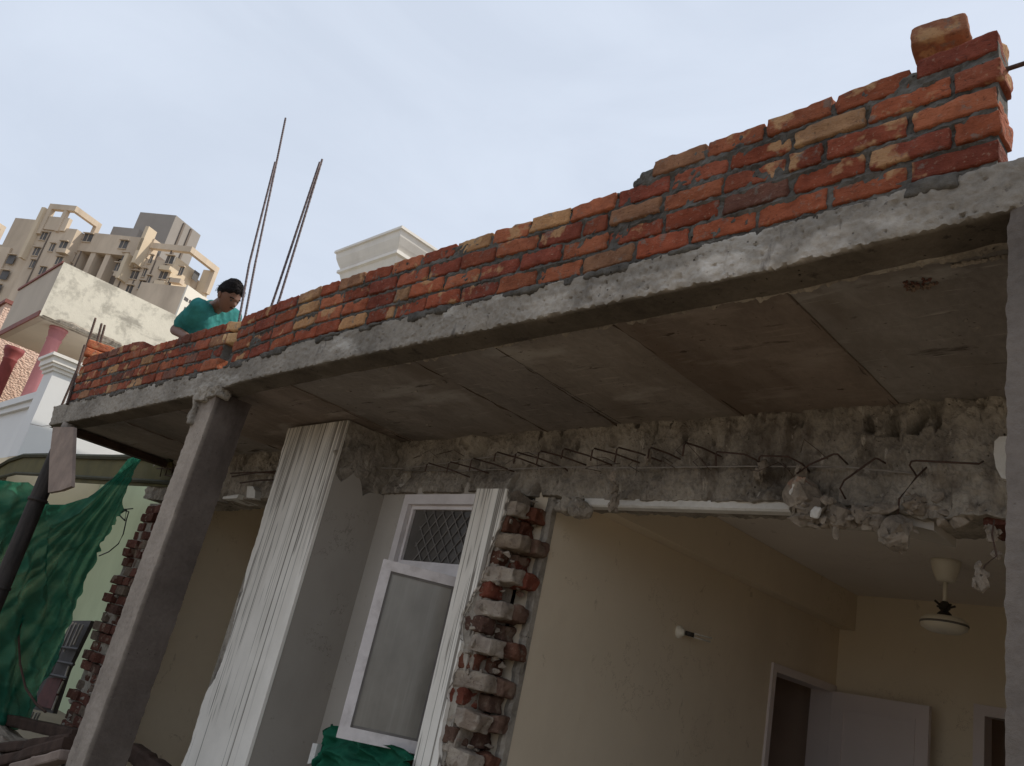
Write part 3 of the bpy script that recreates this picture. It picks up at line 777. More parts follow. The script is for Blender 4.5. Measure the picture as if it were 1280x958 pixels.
for k in range(-6, 10):
    for s in (1, -1):
        xa = -3.95 + k * .085; za = .585; zb_ = Z1 - .09
        p0 = Vector((xa, 3.088, za)); p1 = Vector((xa + s * (zb_ - za) * .85, 3.088, zb_))
        lo, hi = X0 + .17, X1 - .06
        def clip(P, Q, xv): u = (xv - P.x) / (Q.x - P.x); return P.lerp(Q, u)
        if max(p0.x, p1.x) < lo or min(p0.x, p1.x) > hi: continue
        A, B = (p0, p1) if p0.x < p1.x else (p1, p0)
        if A.x < lo: A = clip(A, B, lo)
        if B.x > hi: B = clip(A, B, hi)
        if (B - A).length > .02: b.tube([A, B], .0042, 5)
b.build('lattice_grille', M['lattice'], win)
# casement leaf, hinged at the jamb and swung outwards
hin = Vector((-3.425, 3.06, 0)); tip = Vector((-3.660, 2.668, 0)); dr = (tip - hin).normalized(); wd = (tip - hin).length + .0
nr = Vector((-dr.y, dr.x, 0)) * .032
zt_, zb_ = .502, -.392
sash = MB()
def bar(u0, u1, z0, z1, off=0, th=1.0): sash.fbox(hin + dr * u0 + Vector((0, 0, z0)) + nr * off, dr * (u1 - u0), nr * th, Vector((0, 0, z1 - z0)))
bar(wd - .052, wd, zb_, zt_); bar(0, .052, zb_, zt_); bar(.052, wd - .052, zt_ - .052, zt_); bar(.052, wd - .052, zb_, zb_ + .058)
sash = sash.build('casement', M['worn_wood'], win)
b = MB(); b.fbox(hin + dr * .05 + Vector((0, 0, zb_ + .05)) + nr * .4, dr * (wd - .10), nr * .16, Vector((0, 0, zt_ - zb_ - .10))); b.build('glass', M['frost'], win)
b = MB()
for (u0, u1, z0, z1) in ((.05, .062, zb_ + .05, zt_ - .05), (wd - .064, wd - .05, zb_ + .05, zt_ - .05), (.06, wd - .06, zt_ - .064, zt_ - .05), (.06, wd - .06, zb_ + .055, zb_ + .07)):
    b.fbox(hin + dr * u0 + Vector((0, 0, z0)) + nr * .22, dr * (u1 - u0), nr * .56, Vector((0, 0, z1 - z0)))
b.build('bead', M['lattice'], win)
# wall right of the window: plaster strip and broken brick end
strip = [(596, 611), (634, 611), (630, 640), (622, 660), (612, 688), (606, 706), (600, 725), (590, 742), (577, 768), (574, 790), (576, 805), (570, 830), (561, 862), (556, 890), (549, 925), (546, 962)]
jamb = MB(); jamb.box((-3.27, 2.905, GZ), (-3.10, 3.11, .94)); jamb = jamb.build('brick_jamb', M['beam'], house)
P = [at(1, 2.88, *p_) for p_ in strip]
edge = [Vector((-3.290, 2.88, GZ)), Vector((-3.290, 2.88, .2)), P[0]]
for i in range(1, len(P) - 1):
    for k in range(6):
        q = P[i].lerp(P[i + 1], k / 6); q.x += .010 * fb(q.z, 2, 0, 18, 3); edge.append(q)
edge += [P[-1], Vector((P[-1].x, 2.88, GZ))]
b = MB(); b.prism(edge, (0, .024, 0)); b.build('streaked_plaster', M['striped'], jamb)
b = MB(); b.box((-3.292, 2.906, GZ), (-3.272, 3.058, .955)); b.build('side_plaster', M['reveal'], jamb)
b = MB(); mt = MB()
for i in range(29):
    z = GZ + .045 + i * .086
    if z > .93: break
    out_ = .03 if i % 2 else -.075
    if i in (28, 27): out_ = -.02
    for j, (yc, w) in enumerate(((2.952, .098), (3.058, .100))):
        if random.random() < .06: continue
        xe = -2.943 + out_ + random.uniform(-.02, .018) - (.03 if j == 0 else 0)
        Lb = .20
        cc = random.choice([(.15, .075, .052), (.18, .088, .06), (.13, .075, .058), (.19, .12, .09), (.21, .085, .055)] if random.random() > .07 else [(.23, .075, .05)])
        if j == 0 and i % 2: cc = random.choice([(.36, .31, .25), (.31, .255, .195), (.40, .35, .29)])
        elif i % 2 == 0: cc = tuple(q * .8 for q in cc)  # set-back courses coloured darker, painting in the shade of the recess
        b.lump(Matrix.Translation((xe - Lb / 2, yc, z)) @ Matrix.Rotation(random.uniform(-.16, .16), 4, 'Z') @ Matrix.Rotation(random.uniform(-.08, .08), 4, 'Y'), (Lb, w, .078), (14, 10, 9), .009, .014, i * 2.3 + j * 7, (*cc, 1), 16)
    if i % 2: mt.shard((-3.085 + random.uniform(-.02, .02), 2.93, z), (.13, .05, .075), i * 1.1 + .2)
b.build('broken_brick', M['old_brick'], jamb, smooth=True, sharp=40)
for i in range(150):
    z = random.uniform(GZ, .96)
    mt.shard((-3.025 + random.uniform(-.08, .05), random.uniform(2.90, 3.10), z), (random.uniform(.02, .08), random.uniform(.02, .07), random.uniform(.015, .045)), i * 1.7 + .3)
mt.lump(Matrix.Translation((-3.115, 3.0, (.96 + GZ) / 2)), (.10, .17, .98 - GZ), (8, 10, 120), .01, .02, 2.2, None, 14)
mt.build('old_mortar', M['rubble'], jamb)
b = MB()
def lp(z):
    e = .016 * fb(z, 0, 0, 12, 2) + .008 * nz(z, 1, 0, 50, 1)
    return [(-2.926, 3.104 + e * .7, z), (-2.926, 3.14, z), (-2.985, 3.14, z), (-2.985, 3.112 + e * .7, z), (-2.95, 3.100 + e * .7, z)]
b.sweep(frange(GZ, .985, 170), lp); b.build('plaster_edge', M['beam'], jamb)
for i in range(3):
    b = MB(); q = at(1, 3.06, 700 + i * 12, 632 + i * 2)
    b.lump(Matrix.Translation(q), (.10, .08, .07), (6, 6, 5), .02, .03, 3.3 * i, None, 12); b.build('broken_face', M['beam'], jamb)
# rooms
def wall(name, boxes, m, label=None):
    b = MB()
    for a_, c_ in boxes: b.box(a_, c_)
    o = b.build(name, m, house)
    if label: o['label'] = label
    return o
CZ = 1.285
wall('partition_wall', [((-3.08, 3.12, -1.4), (-2.93, 5.64, CZ)), ((-3.08, 5.64, .565), (-2.93, 6.59, CZ)), ((-3.08, 6.59, -1.4), (-2.93, 6.65, CZ))], M['cream'])
b = MB(); b.box((-2.929, 3.345, 1.005), (-2.807, 6.648, CZ - .002)); b.build('ceiling_beam', M['cream'], house)
wall('back_wall', [((-3.08, 6.65, -1.4), (-1.93, 6.8, CZ)), ((-1.93, 6.65, .585), (-1.05, 6.8, CZ)), ((-1.05, 6.65, -1.4), (1.2, 6.8, CZ))], M['cream2'])
wall('side_wall', [((1.05, 3.1, -1.4), (1.2, 6.65, CZ)), ((-.25, 3.1, GZ), (1.05, 3.34, 1.34))], M['cream'])
wall('side_wall', [((-8.30, 3.32, GZ), (-8.05, 6.65, CZ)), ((-8.3, 6.65, GZ), (-5.25, 6.8, CZ)), ((-5.25, 3.30, GZ), (-5.07, 6.8, CZ))], M['cream2'])
wall('ceiling', [((-8.3, 3.34, CZ), (1.2, 6.8, 1.43))], M['ceil'])
wall('floor', [((-8.2, 3.15, GZ), (1.1, 6.7, -1.38))], M['floor'])
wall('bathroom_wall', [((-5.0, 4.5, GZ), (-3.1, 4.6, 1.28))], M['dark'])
wall('corridor_wall', [((-4.7, 5.2, GZ), (-3.1, 5.3, 1.28)), ((-4.7, 6.8, GZ), (-3.1, 6.9, 1.28)), ((-4.8, 5.2, GZ), (-4.7, 6.9, 1.28)), ((-2.2, 7.6, GZ), (-.8, 7.7, 1.2)), ((-2.2, 6.81, GZ), (-2.1, 7.6, 1.2)), ((-.9, 6.81, GZ), (-.8, 7.6, 1.2))], M['corridor'])
wall('roof', [((-8.3, 3.36, 1.432), (1.2, 9.5, 1.475))], M['slab'])
# doors
fr = MB()
fr.box((-3.09, 5.60, -1.4), (-2.912, 5.655, .57)); fr.box((-3.09, 6.575, -1.4), (-2.912, 6.63, .57)); fr.box((-3.09, 5.655, .515), (-2.912, 6.575, .57))
fr = fr.build('door_frame', M['door'], house)
d0 = Vector((-2.90, 6.575, 0)); d1 = Vector((-2.19, 6.48, 0)); dd = (d1 - d0).normalized(); dl = .74; dn = Vector((dd.y, -dd.x, 0)) * .035
dm = MB(); dm.fbox(d0 + Vector((0, 0, -1.38)), dd * dl, dn, Vector((0, 0, 1.90)))
dm = dm.build('door', M['door'], house)
dp = MB()
for (u0, u1, z0, z1) in ((.09, dl - .09, -.35, .42), (.09, dl - .09, -1.25, -.48)):
    for (a0_, a1_, c0_, c1_) in ((u0, u1, z1 - .018, z1), (u0, u1, z0, z0 + .018), (u0, u0 + .018, z0 + .018, z1 - .018), (u1 - .018, u1, z0 + .018, z1 - .018)):
        dp.fbox(d0 + dn + dd * a0_ + Vector((0, 0, c0_)), dd * (a1_ - a0_), dn * .3, Vector((0, 0, c1_ - c0_)))
dp.build('moulding', M['door'], dm)
fr2 = MB(); fr2.box((-1.945, 6.625, -1.4), (-1.875, 6.79, .60)); fr2.box((-1.105, 6.625, -1.4), (-1.035, 6.79, .60)); fr2.box((-1.875, 6.625, .53), (-1.105, 6.79, .60))
fr2.build('door_frame', M['door'], house)
# broken stub of the far end wall
stub = MB(); stub.box((-8.285, 3.105, GZ), (-7.7, 3.33, .60)); stub.box((-8.2, 3.105, .601), (-7.7, 3.33, .93)); stub = stub.build('broken_end_wall', M['beam'], house)
b = MB(); mt = MB()
for i in range(29):
    z = GZ + .045 + i * .086
    if z > .90: break
    x = -8.31 + random.uniform(-.008, .012) + (.0 if i % 2 else .015) + (.10 if z > .7 else 0)
    while x < -7.68:
        Lb = .21 + random.uniform(-.06, .02)
        cc = random.choice([(.11, .05, .037), (.13, .055, .042), (.10, .055, .043), (.15, .065, .048), (.17, .135, .105)])
        b.lump(Matrix.Translation((x + Lb / 2, 3.14 + random.uniform(-.05, .04), z)) @ Matrix.Rotation(random.uniform(-.15, .15), 4, 'Z'), (Lb, .12, .078), (10, 7, 6), .006, .008, i * 1.3 + x, (*cc, 1), 14)
        x += Lb + .012
b.build('broken_brick', M['old_brick'], stub, smooth=True, sharp=40)
for i in range(80):
    z = random.uniform(GZ, .5) if i % 2 else random.uniform(GZ, -.3)
    mt.shard((random.uniform(-8.26, -7.7), 3.13 + random.uniform(-.03, .04), z), (random.uniform(.06, .2), .10, random.uniform(.04, .12)), i * 2.7 + .1)
mt.build('old_mortar', M['beam'], stub)
b = MB(); b.prism([at(1, 3.04, *p_) for p_ in ((279, 621), (299, 618), (296, 623), (278, 624))], (0, .2, 0)); b.build('plaster_patch', M['lime_plaster'], house)
b = MB(); b.prism([at(1, 3.03, *p_) for p_ in ((309, 608), (316, 608), (319, 614), (318, 623), (308, 622))], (0, .06, 0)); b.build('plaster_patch', M['lime_plaster'], house)
# roof room with stepped cornice behind the parapet
RY = 6.0
A = at(1, RY, 503, 281); B_ = at(1, RY, 417, 318)
xa, xb, zt_ = B_.x, A.x, A.z
rr = MB(); rr.box((xa + .31, RY + .31, 1.476), (xb - .31, RY + 2.6 - .31, zt_ - .98))
rr = rr.build('roof_room', M['cornice'], house); rr['label'] = 'white roof room with a stepped cornice'
b = MB()
prof = [(.03, 0), (0, -.012), (0, -.055), (.03, -.065), (.05, -.16), (.10, -.27), (.14, -.34), (.14, -.365), (.105, -.37), (.105, -.42), (.15, -.44), (.19, -.55), (.25, -.66), (.25, -.70), (.29, -.72), (.29, -1.0)]
rg = []
for (o, z) in prof:
    rg.append([b.vert((x_, y_, zt_ + z)) for (x_, y_) in ((xa + o, RY + o), (xb - o, RY + o), (xb - o, RY + 2.6 - o), (xa + o, RY + 2.6 - o))])
for A_, C_ in zip(rg, rg[1:]):
    for k in range(4): b.f.append([A_[k], A_[(k + 1) % 4], C_[(k + 1) % 4], C_[k]])
b.f.append(rg[0][:]); b.f.append(rg[-1][::-1])
b.build('cornice', M['cornice'], rr)

# ------------------------------------------------------------------ rubble hanging from the bent bars
GR = 'broken concrete lumps hanging from the bent bars'
def chunk(parts, label):
    b = MB()
    for i, (px, py, y, s, sd) in enumerate(parts):
        c = at(1, y, px, py)
        b.shard(c, tuple(q * 1.75 for q in s), sd * 7.7 + px, 18)
        rnd = random.Random(px)
        for k in range(8):
            d = Vector((rnd.uniform(-1, 1) * s[0], rnd.uniform(-1, 1) * s[1], rnd.uniform(-1, 1) * s[2])) * .6
            q = rnd.uniform(.35, .8)
            b.shard(c + d, (s[0] * q * 1.2, s[1] * q, s[2] * q), sd + k * 3.1 + px, 11)
    return b.build('concrete_lump', M['rubble'], label=label, cat='rubble', group=GR)
c_ = chunk([(1004, 618, 3.02, (.10, .09, .10), 1.2), (1014, 636, 3.02, (.11, .08, .08), 2.2), (1010, 648, 3.03, (.10, .07, .06), .4)], 'largest grey lump with white plaster flecks under the bent bar')
for (px, py, s) in ((991, 610, (.016, .02, .06)), (1020.5, 641, (.028, .02, .045))):
    b = MB(); b.lump(Matrix.Translation(at(1, 2.97, px, py)) @ Matrix.Rotation(.3, 4, 'Y'), s, (5, 4, 6), .01, .01, px, None, 20); b.build('plaster_fleck', M['lime_plaster'], c_)
chunk([(1048, 643, 3.03, (.075, .06, .075), 1.6), (1045, 662, 3.03, (.022, .02, .05), .1)], 'grey lump with a dangling tail beside the largest lump')
chunk([(1075, 643, 3.04, (.075, .05, .06), .3)], 'flat smooth grey lump between two rougher ones')
chunk([(1095, 652, 3.05, (.07, .05, .06), 2.4), (1105, 640, 3.05, (.09, .06, .04), .5)], 'brownish lump tucked under the beam above the ball shaped one')
chunk([(1121, 666, 3.03, (.105, .08, .085), .9)], 'ball shaped lump with a red brick smear hanging lowest under the beam')
chunk([(1141, 628, 3.04, (.06, .05, .045), 1.9), (1148, 637, 3.05, (.05, .04, .035), .7)], 'small pale lump on the bent bar next to the broken bricks')
chunk([(1225, 722, 2.9, (.045, .035, .065), .5)], 'lump dangling alone on a wire beside the ceiling fan')
chunk([(1240, 668, 2.95, (.03, .03, .04), 2.9), (1246, 693, 2.95, (.022, .02, .025), 1.1)], 'dusty lump hanging close to the end column')
chunk([(766, 598, 3.0, (.03, .03, .05), .5), (767, 610, 3.0, (.035, .03, .045), 1.5), (767, 628, 3.0, (.04, .03, .07), .2)], 'slim drip shaped lump hanging below the thin wire mid beam')
chunk([(1001, 590, 3.02, (.03, .03, .04), .8)], 'tiny crumb clinging to the kink of a bent bar')
chunk([(953, 583, 3.02, (.03, .03, .05), .4), (948, 592, 3.04, (.03, .03, .04), .1)], 'crumb caught below the long straight bar on the beam')
chunk([(810, 572, 3.0, (.02, .02, .06), .3)], 'mortar drip stuck on a short hooked bar of the beam')
b = MB()
P = [at(1, 2.93, x, y) for (x, y) in ((1243, 650), (1240, 668), (1246, 695), (1232, 706), (1226, 716))]
b.tube(P, .003, 5); b.build('hanging_wire', M['steel'], label='thin wire holding lumps near the end column', cat='wire')

# ------------------------------------------------------------------ ceiling fan and lamp
fp = at(1, 5.35, 1183, 686); cx, cy = fp.x, 5.35
fan = thing('ceiling_fan', (cx, cy, CZ), 'cream ceiling fan without blades hanging in the opened room', 'ceiling fan')
b = MB(); b.lathe((cx, cy, CZ), [(.085, -.001), (.083, -.02), (.074, -.06), (.06, -.10), (.05, -.125), (.02, -.13)]); b.build('canopy_cup', M['fan'], fan, smooth=True)
b = MB(); b.tube([(cx, cy, CZ - .12), (cx, cy, CZ - .27)], .013, 10); b.build('down_rod', M['fan'], fan, smooth=True)
b = MB(); b.lathe((cx, cy, CZ - .30), [(.015, .055), (.03, .04), (.032, .01), (.02, .0), (.04, -.02), (.045, -.04)], 12)
for k in range(5): b.tube([(cx, cy, CZ - .29), (cx + .06 * math.cos(k * 1.3), cy + .06 * math.sin(k * 1.3), CZ - .27 + .02 * (k % 2))], .007, 5)
b.build('rod_joint', M['fan_dark'], fan)
b = MB(); b.lathe((cx, cy, CZ - .37), [(.05, .035), (.10, .03), (.125, .012), (.13, -.01), (.125, -.035), (.09, -.055), (.04, -.06)]); b.build('motor_housing', M['fan'], fan, smooth=True)
b = MB(); b.lathe((cx, cy, CZ - .37), [(.1315, -.004), (.1335, -.010), (.1315, -.016)]); b.build('trim_band', M['lattice'], fan, smooth=True)
lp0 = at(0, -2.93, 848, 790)
lamp = thing('wall_lamp', (-2.93, lp0.y, lp0.z), 'small white bulb holder with a slim tube lamp on the cream wall', 'wall lamp')
b = MB(); ax = Matrix.Rotation(PI / 2, 3, 'Y'); b.lathe((-2.929, lp0.y, lp0.z), [(.04, 0), (.04, .010), (.03, .018), (.022, .025), (.020, .04)], 20, ax); b.build('base', M['fan'], lamp, smooth=True)
ld = Vector((.62, .70, -.04)).normalized(); p0 = Vector((-2.885, lp0.y + .01, lp0.z))
b = MB(); b.tube([p0, p0 + ld * .05], .014, 14); b.build('holder', M['fan_dark'], lamp, smooth=True)
b = MB()
for k in (-1, 1):
    o_ = ld.cross(Vector((0, 0, 1))) * .010 * k + Vector((0, 0, .010 * k))
    b.tube([p0 + ld * .05 + o_, p0 + ld * .16 + o_], .0055, 10)
b.build('bulb', M['tube'], lamp, smooth=True)

# ------------------------------------------------------------------ things at the far end
# prop pole and plank
b = MB(); base = at(1, 1.98, 53, 575); P = []
bx = -7.62
for i in range(30):
    z = GZ + (1.24 - GZ) * i / 29; P.append((bx + .01 * nz(z, 0, 0, 2, 1), 2.0, z))
pole = MB(); pole.tube(P, .072, 14, .066)
for z in (-.9, -.1, .62): pole.tube([(bx, 2.0, z - .012), (bx, 2.0, z + .012)], .078, 14)
pole = pole.build('prop_pole', M['pole'], smooth=True, label='dark round prop pole holding up the far slab corner', cat='pole')
b = MB(); b.tube([(bx, 2.0, 1.10), (bx + .01, 2.0, 1.29)], .072, 12, .06); b.build('packing', M['pole_top'], pole)
q = [(66, 534), (92, 534), (89, 608), (76, 613), (60, 616), (62, 570)]
b = MB(); b.prism([at(1, 1.86, *p_) for p_ in q], (.004, .025, 0)); b.build('wood_plank', M['wood'], label='short grey plank nailed upright against the prop pole', cat='plank')
b = MB(); b.box((-8.13, YF + .12, 1.285), (-8.02, 3.12, 1.345)); b.build('timber_batten', M['old_wood'], label='dark timber batten under the far edge of the slab', cat='timber')

# scaffold net hanging along the far side
top = [(-60, 585), (-30, 592), (0, 600), (18, 603), (35, 603), (52, 622), (64, 631), (82, 631), (110, 622), (140, 598), (160, 574), (176, 568)]
bot = [(-60, 935), (-20, 930), (10, 915), (40, 900), (55, 862), (80, 800), (100, 755), (125, 692), (140, 660), (150, 640), (165, 600), (178, 570)]
def poly(P, u):
    k = min(int(u * (len(P) - 1)), len(P) - 2); w = u * (len(P) - 1) - k
    return (P[k][0] + (P[k + 1][0] - P[k][0]) * w, P[k][1] + (P[k + 1][1] - P[k][1]) * w)
b = MB()
def netf(u, v):
    a_ = poly(top, u); c_ = poly(bot, u)
    k_ = 7 * fb(u * 14, 1, 0, 1, 2) + 3 * nz(u * 60, 0, 0, 1, 5); c_ = (c_[0] + k_ * min(1, (1 - u) * 8), c_[1] + k_ * .6 * min(1, (1 - u) * 8))
    q0 = at(0, -8.55, *a_); q1 = at(0, -8.55, *c_); q = q0.lerp(q1, v)
    px = a_[0] + (c_[0] - a_[0]) * v; py = a_[1] + (c_[1] - a_[1]) * v
    r = math.atan2(py - 560, 185 - px)                                 # folds fan out from the tied corner
    dist = math.hypot(py - 560, px - 185) / 300
    amp = min(1, dist * 1.3)
    d = .17 * amp * (.5 - abs(math.sin(r * 9 + 1.4 * fb(q.y, 0, q.z, 1.2, 1)))) + .085 * amp * (.5 - abs(math.sin(r * 23 + 3 * fb(q.y, 0, q.z, 2, 5)))) + .06 * fb(q.y, 0, q.z, 1.6, 3) + .012 * fb(q.y, 0, q.z, 12, 3)
    if px < 60: d += .06 * math.sin(px * .2 + py * .03)
    g_ = .5 + .55 * nz(r * 22, dist * 1.3, 0, 1, 4) + .35 * nz(r * 60, dist * 2.5, 0, 1, 9) + .2 * nz(q.y, 0, q.z, 9, 2)
    g_ = max(0, min(1, g_)); b.cur = (g_, g_, g_, 1)
    return (q.x + d, q.y, q.z)
b.sheet(220, 130, netf)
b.build('scaffold_net', M['net'], smooth=True, label='green scaffold net hanging in folds beside the prop pole', cat='net', fix=False)
b = MB(); P = [at(1, 2.55, x, y) for (x, y) in ((30, 768), (23, 790), (25, 830), (32, 860), (45, 880), (57, 890))]
b.tube(P, .010, 6); b.build('jute_rope', M['old_wood'], label='brown rope hanging in front of the green net', cat='rope')
b = MB(); P = [at(1, 3.02, x, y) for (x, y) in ((124, 695), (136, 690), (148, 680), (154, 668), (158, 650), (161, 640), (155, 637), (166, 636))]
b.tube(P, .006, 6); b.tube([at(1, 3.02, x, y) for (x, y) in ((150, 641), (158, 638), (156, 651), (149, 644))], .007, 6)
b.build('black_cable', M['black'], label='black cable looping on the pale green wall beside the net', cat='cable')
b = MB(); b.tube([at(1, 2.2, x, y) for (x, y) in ((38, 530), (52, 533), (66, 532))], .004, 5); b.build('tie_wire', M['wire'], label='thin pale wire sticking out of the broken slab tip', cat='wire')
# metal frames leaning behind the net
rk = thing('metal_frame_stack', (-8.9, 3.2, GZ), 'stack of dull metal frames leaning in the corner behind the net', 'metal frames')
def pxbar(m, nm, segs, y, r):
    for (x0, y0, x1, y1) in segs:
        b = MB(); b.tube([at(1, y, x0, y0), at(1, y, x1, y1)], r, 6); b.build(nm, M[m], rk)
pxbar('rack', 'rail', [(91, 778, 62, 845), (95, 779, 80, 815), (100, 780, 86, 812), (104, 781, 92, 806), (86, 833, 80, 850), (79, 852, 72, 867), (72, 870, 65, 888)], 3.24, .010)
b = MB(); b.prism([at(1, 3.28, *p_) for p_ in ((90, 776), (114, 776), (84, 838), (66, 892), (38, 886), (62, 830))], (0, .04, 0)); b.build('panel', M['rack_dark'], rk)
b = MB(); b.prism([at(1, 3.245, *p_) for p_ in ((60, 848), (78, 846), (64, 886), (42, 882))], (0, .02, 0)); b.build('board', M['rack_red'], rk)
pxbar('rack_dark', 'crossbar', [(74, 809, 98, 812), (66, 826, 92, 831), (60, 843, 84, 848)], 3.22, .016)
pxbar('rack', 'grille_bar', [(42, 890, 37, 902), (46, 891, 41, 903), (50, 891, 44, 904)], 3.0, .010)
# timber heap on the ground
GT = 'old timbers heaped at the far corner'
for k, (P, y, r, lb) in enumerate((([(-20, 893), (40, 902), (100, 920)], 2.75, .06, 'long dark beam lying across the back of the timber heap'),
                                 ([(-10, 938), (50, 930), (95, 925)], 2.45, .05, 'dark bowed timber in the middle of the heap'),
                                 ([(-20, 960), (30, 948), (90, 930)], 2.2, .05, 'thick brown timber sloping across the front of the heap'),
                                 ([(20, 962), (60, 948), (85, 944)], 2.0, .04, 'short pale timber end at the foot of the concrete column'))):
    b = MB(); pts = [at(1, y, *p_) for p_ in P]
    d = (pts[-1] - pts[0]).normalized(); L = (pts[-1] - pts[0]).length; sd = d.cross(Vector((0, 0, 1))).normalized(); up = sd.cross(d)
    Mx = Matrix((d, sd, up)).transposed().to_4x4(); Mx.translation = (pts[0] + pts[-1]) / 2
    b.lump(Mx, (L, r * 2.4, r * 1.5), (30, 5, 5), .012, .012, k * 5.5, None, 6)
    b.build('timber', M['old_wood' if k < 3 else 'wood'], label=lb, cat='timber', group=GT)
b = MB(); q = at(1, 3.05, 190, 950); b.lump(Matrix.Translation((q.x, 3.05, q.z - .03)) @ Matrix.Rotation(.05, 4, 'Y'), (.75, .12, .12), (24, 6, 6), .02, .02, 4, None, 7)
b.build('timber', M['old_wood'], label='dark timber lying on the floor between column and streaked pier', cat='timber', group=GT)
# rubble bank under the heap so that nothing floats
b = MB()
def heap(u, v):
    x = -9.6 + 2.9 * u; y = 1.7 + 1.4 * v
    h = max(0, math.sin(PI * u) * math.sin(PI * v)) ** .6 * .33
    return (x, y, GZ + h + .05 * fb(x, y, 0, 4, 2) * (1 if 0 < u < 1 and 0 < v < 1 else 0))
b.sheet(60, 40, heap); b.build('debris_mound', M['rubble'], label='low mound of brick dust and rubble under the timbers', cat='rubble mound', fix=False)
# green cloth under the window
b = MB()
def clothf(u, v):
    a_ = poly([(392, 958), (398, 930), (410, 902), (420, 906), (440, 918), (470, 930), (500, 938), (512, 946)], u)
    c_ = poly([(372, 1010), (378, 1010), (390, 1010), (420, 1010), (450, 1010), (480, 1010), (505, 1010), (515, 1010)], u)
    q = at(1, 2.86, *a_).lerp(at(1, 2.80, *c_), v)
    q.y += .06 * abs(math.sin(u * 9 + v * 6 + 2.5 * fb(u * 3, v * 2, 0, 1, 1))) + .035 * abs(math.sin(u * 5 - v * 13 + 2 * fb(u * 4, v * 2, 0, 1, 4))) + .05 * fb(u * 4, v * 3, 0, 1, 2) - .07 * v - .03
    q.z += .03 * fb(u * 5, v * 3, 0, 1, 7) * (1 - v)
    return q
b.sheet(80, 40, clothf); b.build('green_cloth', M['cloth'], smooth=True, label='bunched green cloth under the open casement', cat='cloth', fix=False)
b = MB(); b.prism([at(1, 2.83, *p_) for p_ in ((391, 929), (397, 930), (391, 954), (384, 955))], (0, .03, 0)); b.build('plaster_offcut', M['lime_plaster'], label='small pale plaster sliver beside the green cloth', cat='plaster')

# ------------------------------------------------------------------ neighbours
nb = thing('white_house', (-15.5, 5, GZ), 'white neighbour house with a capped corner pier in front of the pink columns', 'house')
NX, NY = -14.25, 3.3
ctop = at(1, NY, 82, 449).z
m0 = at(1, NY, 56, 487); m1 = at(1, NY, 12, 504)
wt = (m0.z + m1.z) / 2
b = MB(); b.box((NX - 4.5, NY + .06, 1.5), (NX - .05, NY + 6, wt - .22)); b.build('wall', M['white_wall'], nb)
b = MB(); b.box((NX - 5.5, NY - .095, GZ), (NX + .055, NY + 6, 1.69)); o = b.build('lower_wall', M['cream_wall'], nb); o['label'] = 'cream painted lower storey under the awning'
b = MB()
b.box((NX - 4.55, NY + .0, wt - .22), (NX - .03, NY + 6.0, wt - .12)); b.box((NX - 4.6, NY - .05, wt - .12), (NX + .0, NY + 6.05, wt))
b.build('moulding', M['white_wall'], nb)
pw = .42
b = MB(); b.box((NX - pw - .03, NY - .10, 1.692), (NX + .06, NY + .42, ctop - .20)); b.build('corner_pier', M['white_wall'], nb)
b = MB()
for (o, z0, z1) in ((.03, -.26, -.20), (.07, -.20, -.15), (.10, -.15, -.05), (.14, -.05, 0)):
    b.box((NX - pw - .03 - o, NY - .10 - o, ctop + z0), (NX + .06 + o, NY + .42 + o, ctop + z1 - .001))
b.build('pier_cap', M['cornice'], nb)
# awning
aw = thing('awning', (-12, 3.2, .8), 'olive canvas awning with curved edge under the white house wall', 'awning')
tp = [(-40, 622), (-20, 598), (0, 583), (12, 576), (30, 570), (60, 569.5), (100, 571), (140, 572), (170, 572), (200, 573), (215, 574)]
lo = [(215, 604), (190, 602), (140, 599), (90, 596), (60, 594), (20, 592), (0, 597), (-20, 612), (-40, 628)]
b = MB(); b.prism([at(1, 3.06, *p_) for p_ in tp + lo], (0, .02, 0)); b.build('valance', M['awning'], aw)
b = MB(); pts = [at(1, 3.05, *p_) for p_ in tp]
for p0_, p1_ in zip(pts, pts[1:]): b.tube([p0_, p1_], .032, 6)
pts = [at(1, 3.05, *p_) for p_ in lo]
for p0_, p1_ in zip(pts, pts[1:]): b.tube([p0_, p1_], .022, 6)
b.build('frame', M['awning_edge'], aw)
b = MB(); b.prism([at(1, 3.065, *p_) for p_ in ((215, 609), (190, 608), (140, 606), (90, 603), (60, 600), (60, 595), (90, 597), (140, 600), (190, 603), (215, 605))], (0, .015, 0)); b.build('fringe', M['awning'], aw)
pts = [at(1, 3.082, *p_) for p_ in tp]
b = MB(); b.prism(pts + [p_ - Vector((0, 0, .02)) for p_ in pts[::-1]], (0, .11, 0))
pts = [at(1, 3.195, *p_) for p_ in tp if p_[0] > 95]
b.prism(pts + [p_ - Vector((0, 0, .02)) for p_ in pts[::-1]], (0, 1.2, 0)); b.build('canopy_sheet', M['awning'], aw)
b = MB(); b.box((-14.18, 4.5, GZ), (-8.75, 4.7, 1.80)); gw = b.build('garden_wall', M['green_wall'], label='pale green wall, net light painted in, under the olive awning', cat='wall')

# balcony house
bh = thing('balcony_house', (-20, 5, GZ), 'old house with peeling cream balcony carried on pink columns', 'house')
BX = -18.0
A = at(0, BX, 80, 328); A2 = at(0, BX, 52, 395)
BY = A.y; zt_, zb_ = A.z, A2.z
b = MB(); b.box((BX - .14, BY + .142, zb_), (BX - .021, BY + 7.0, zt_)); b.box((BX - .0205, BY - .001, zb_ - .003), (BX, BY + 7.0, zt_ + .004)); pw_ = b.build('balcony_parapet', M['peeling'], bh); pw_['label'] = 'peeling stained parapet face'
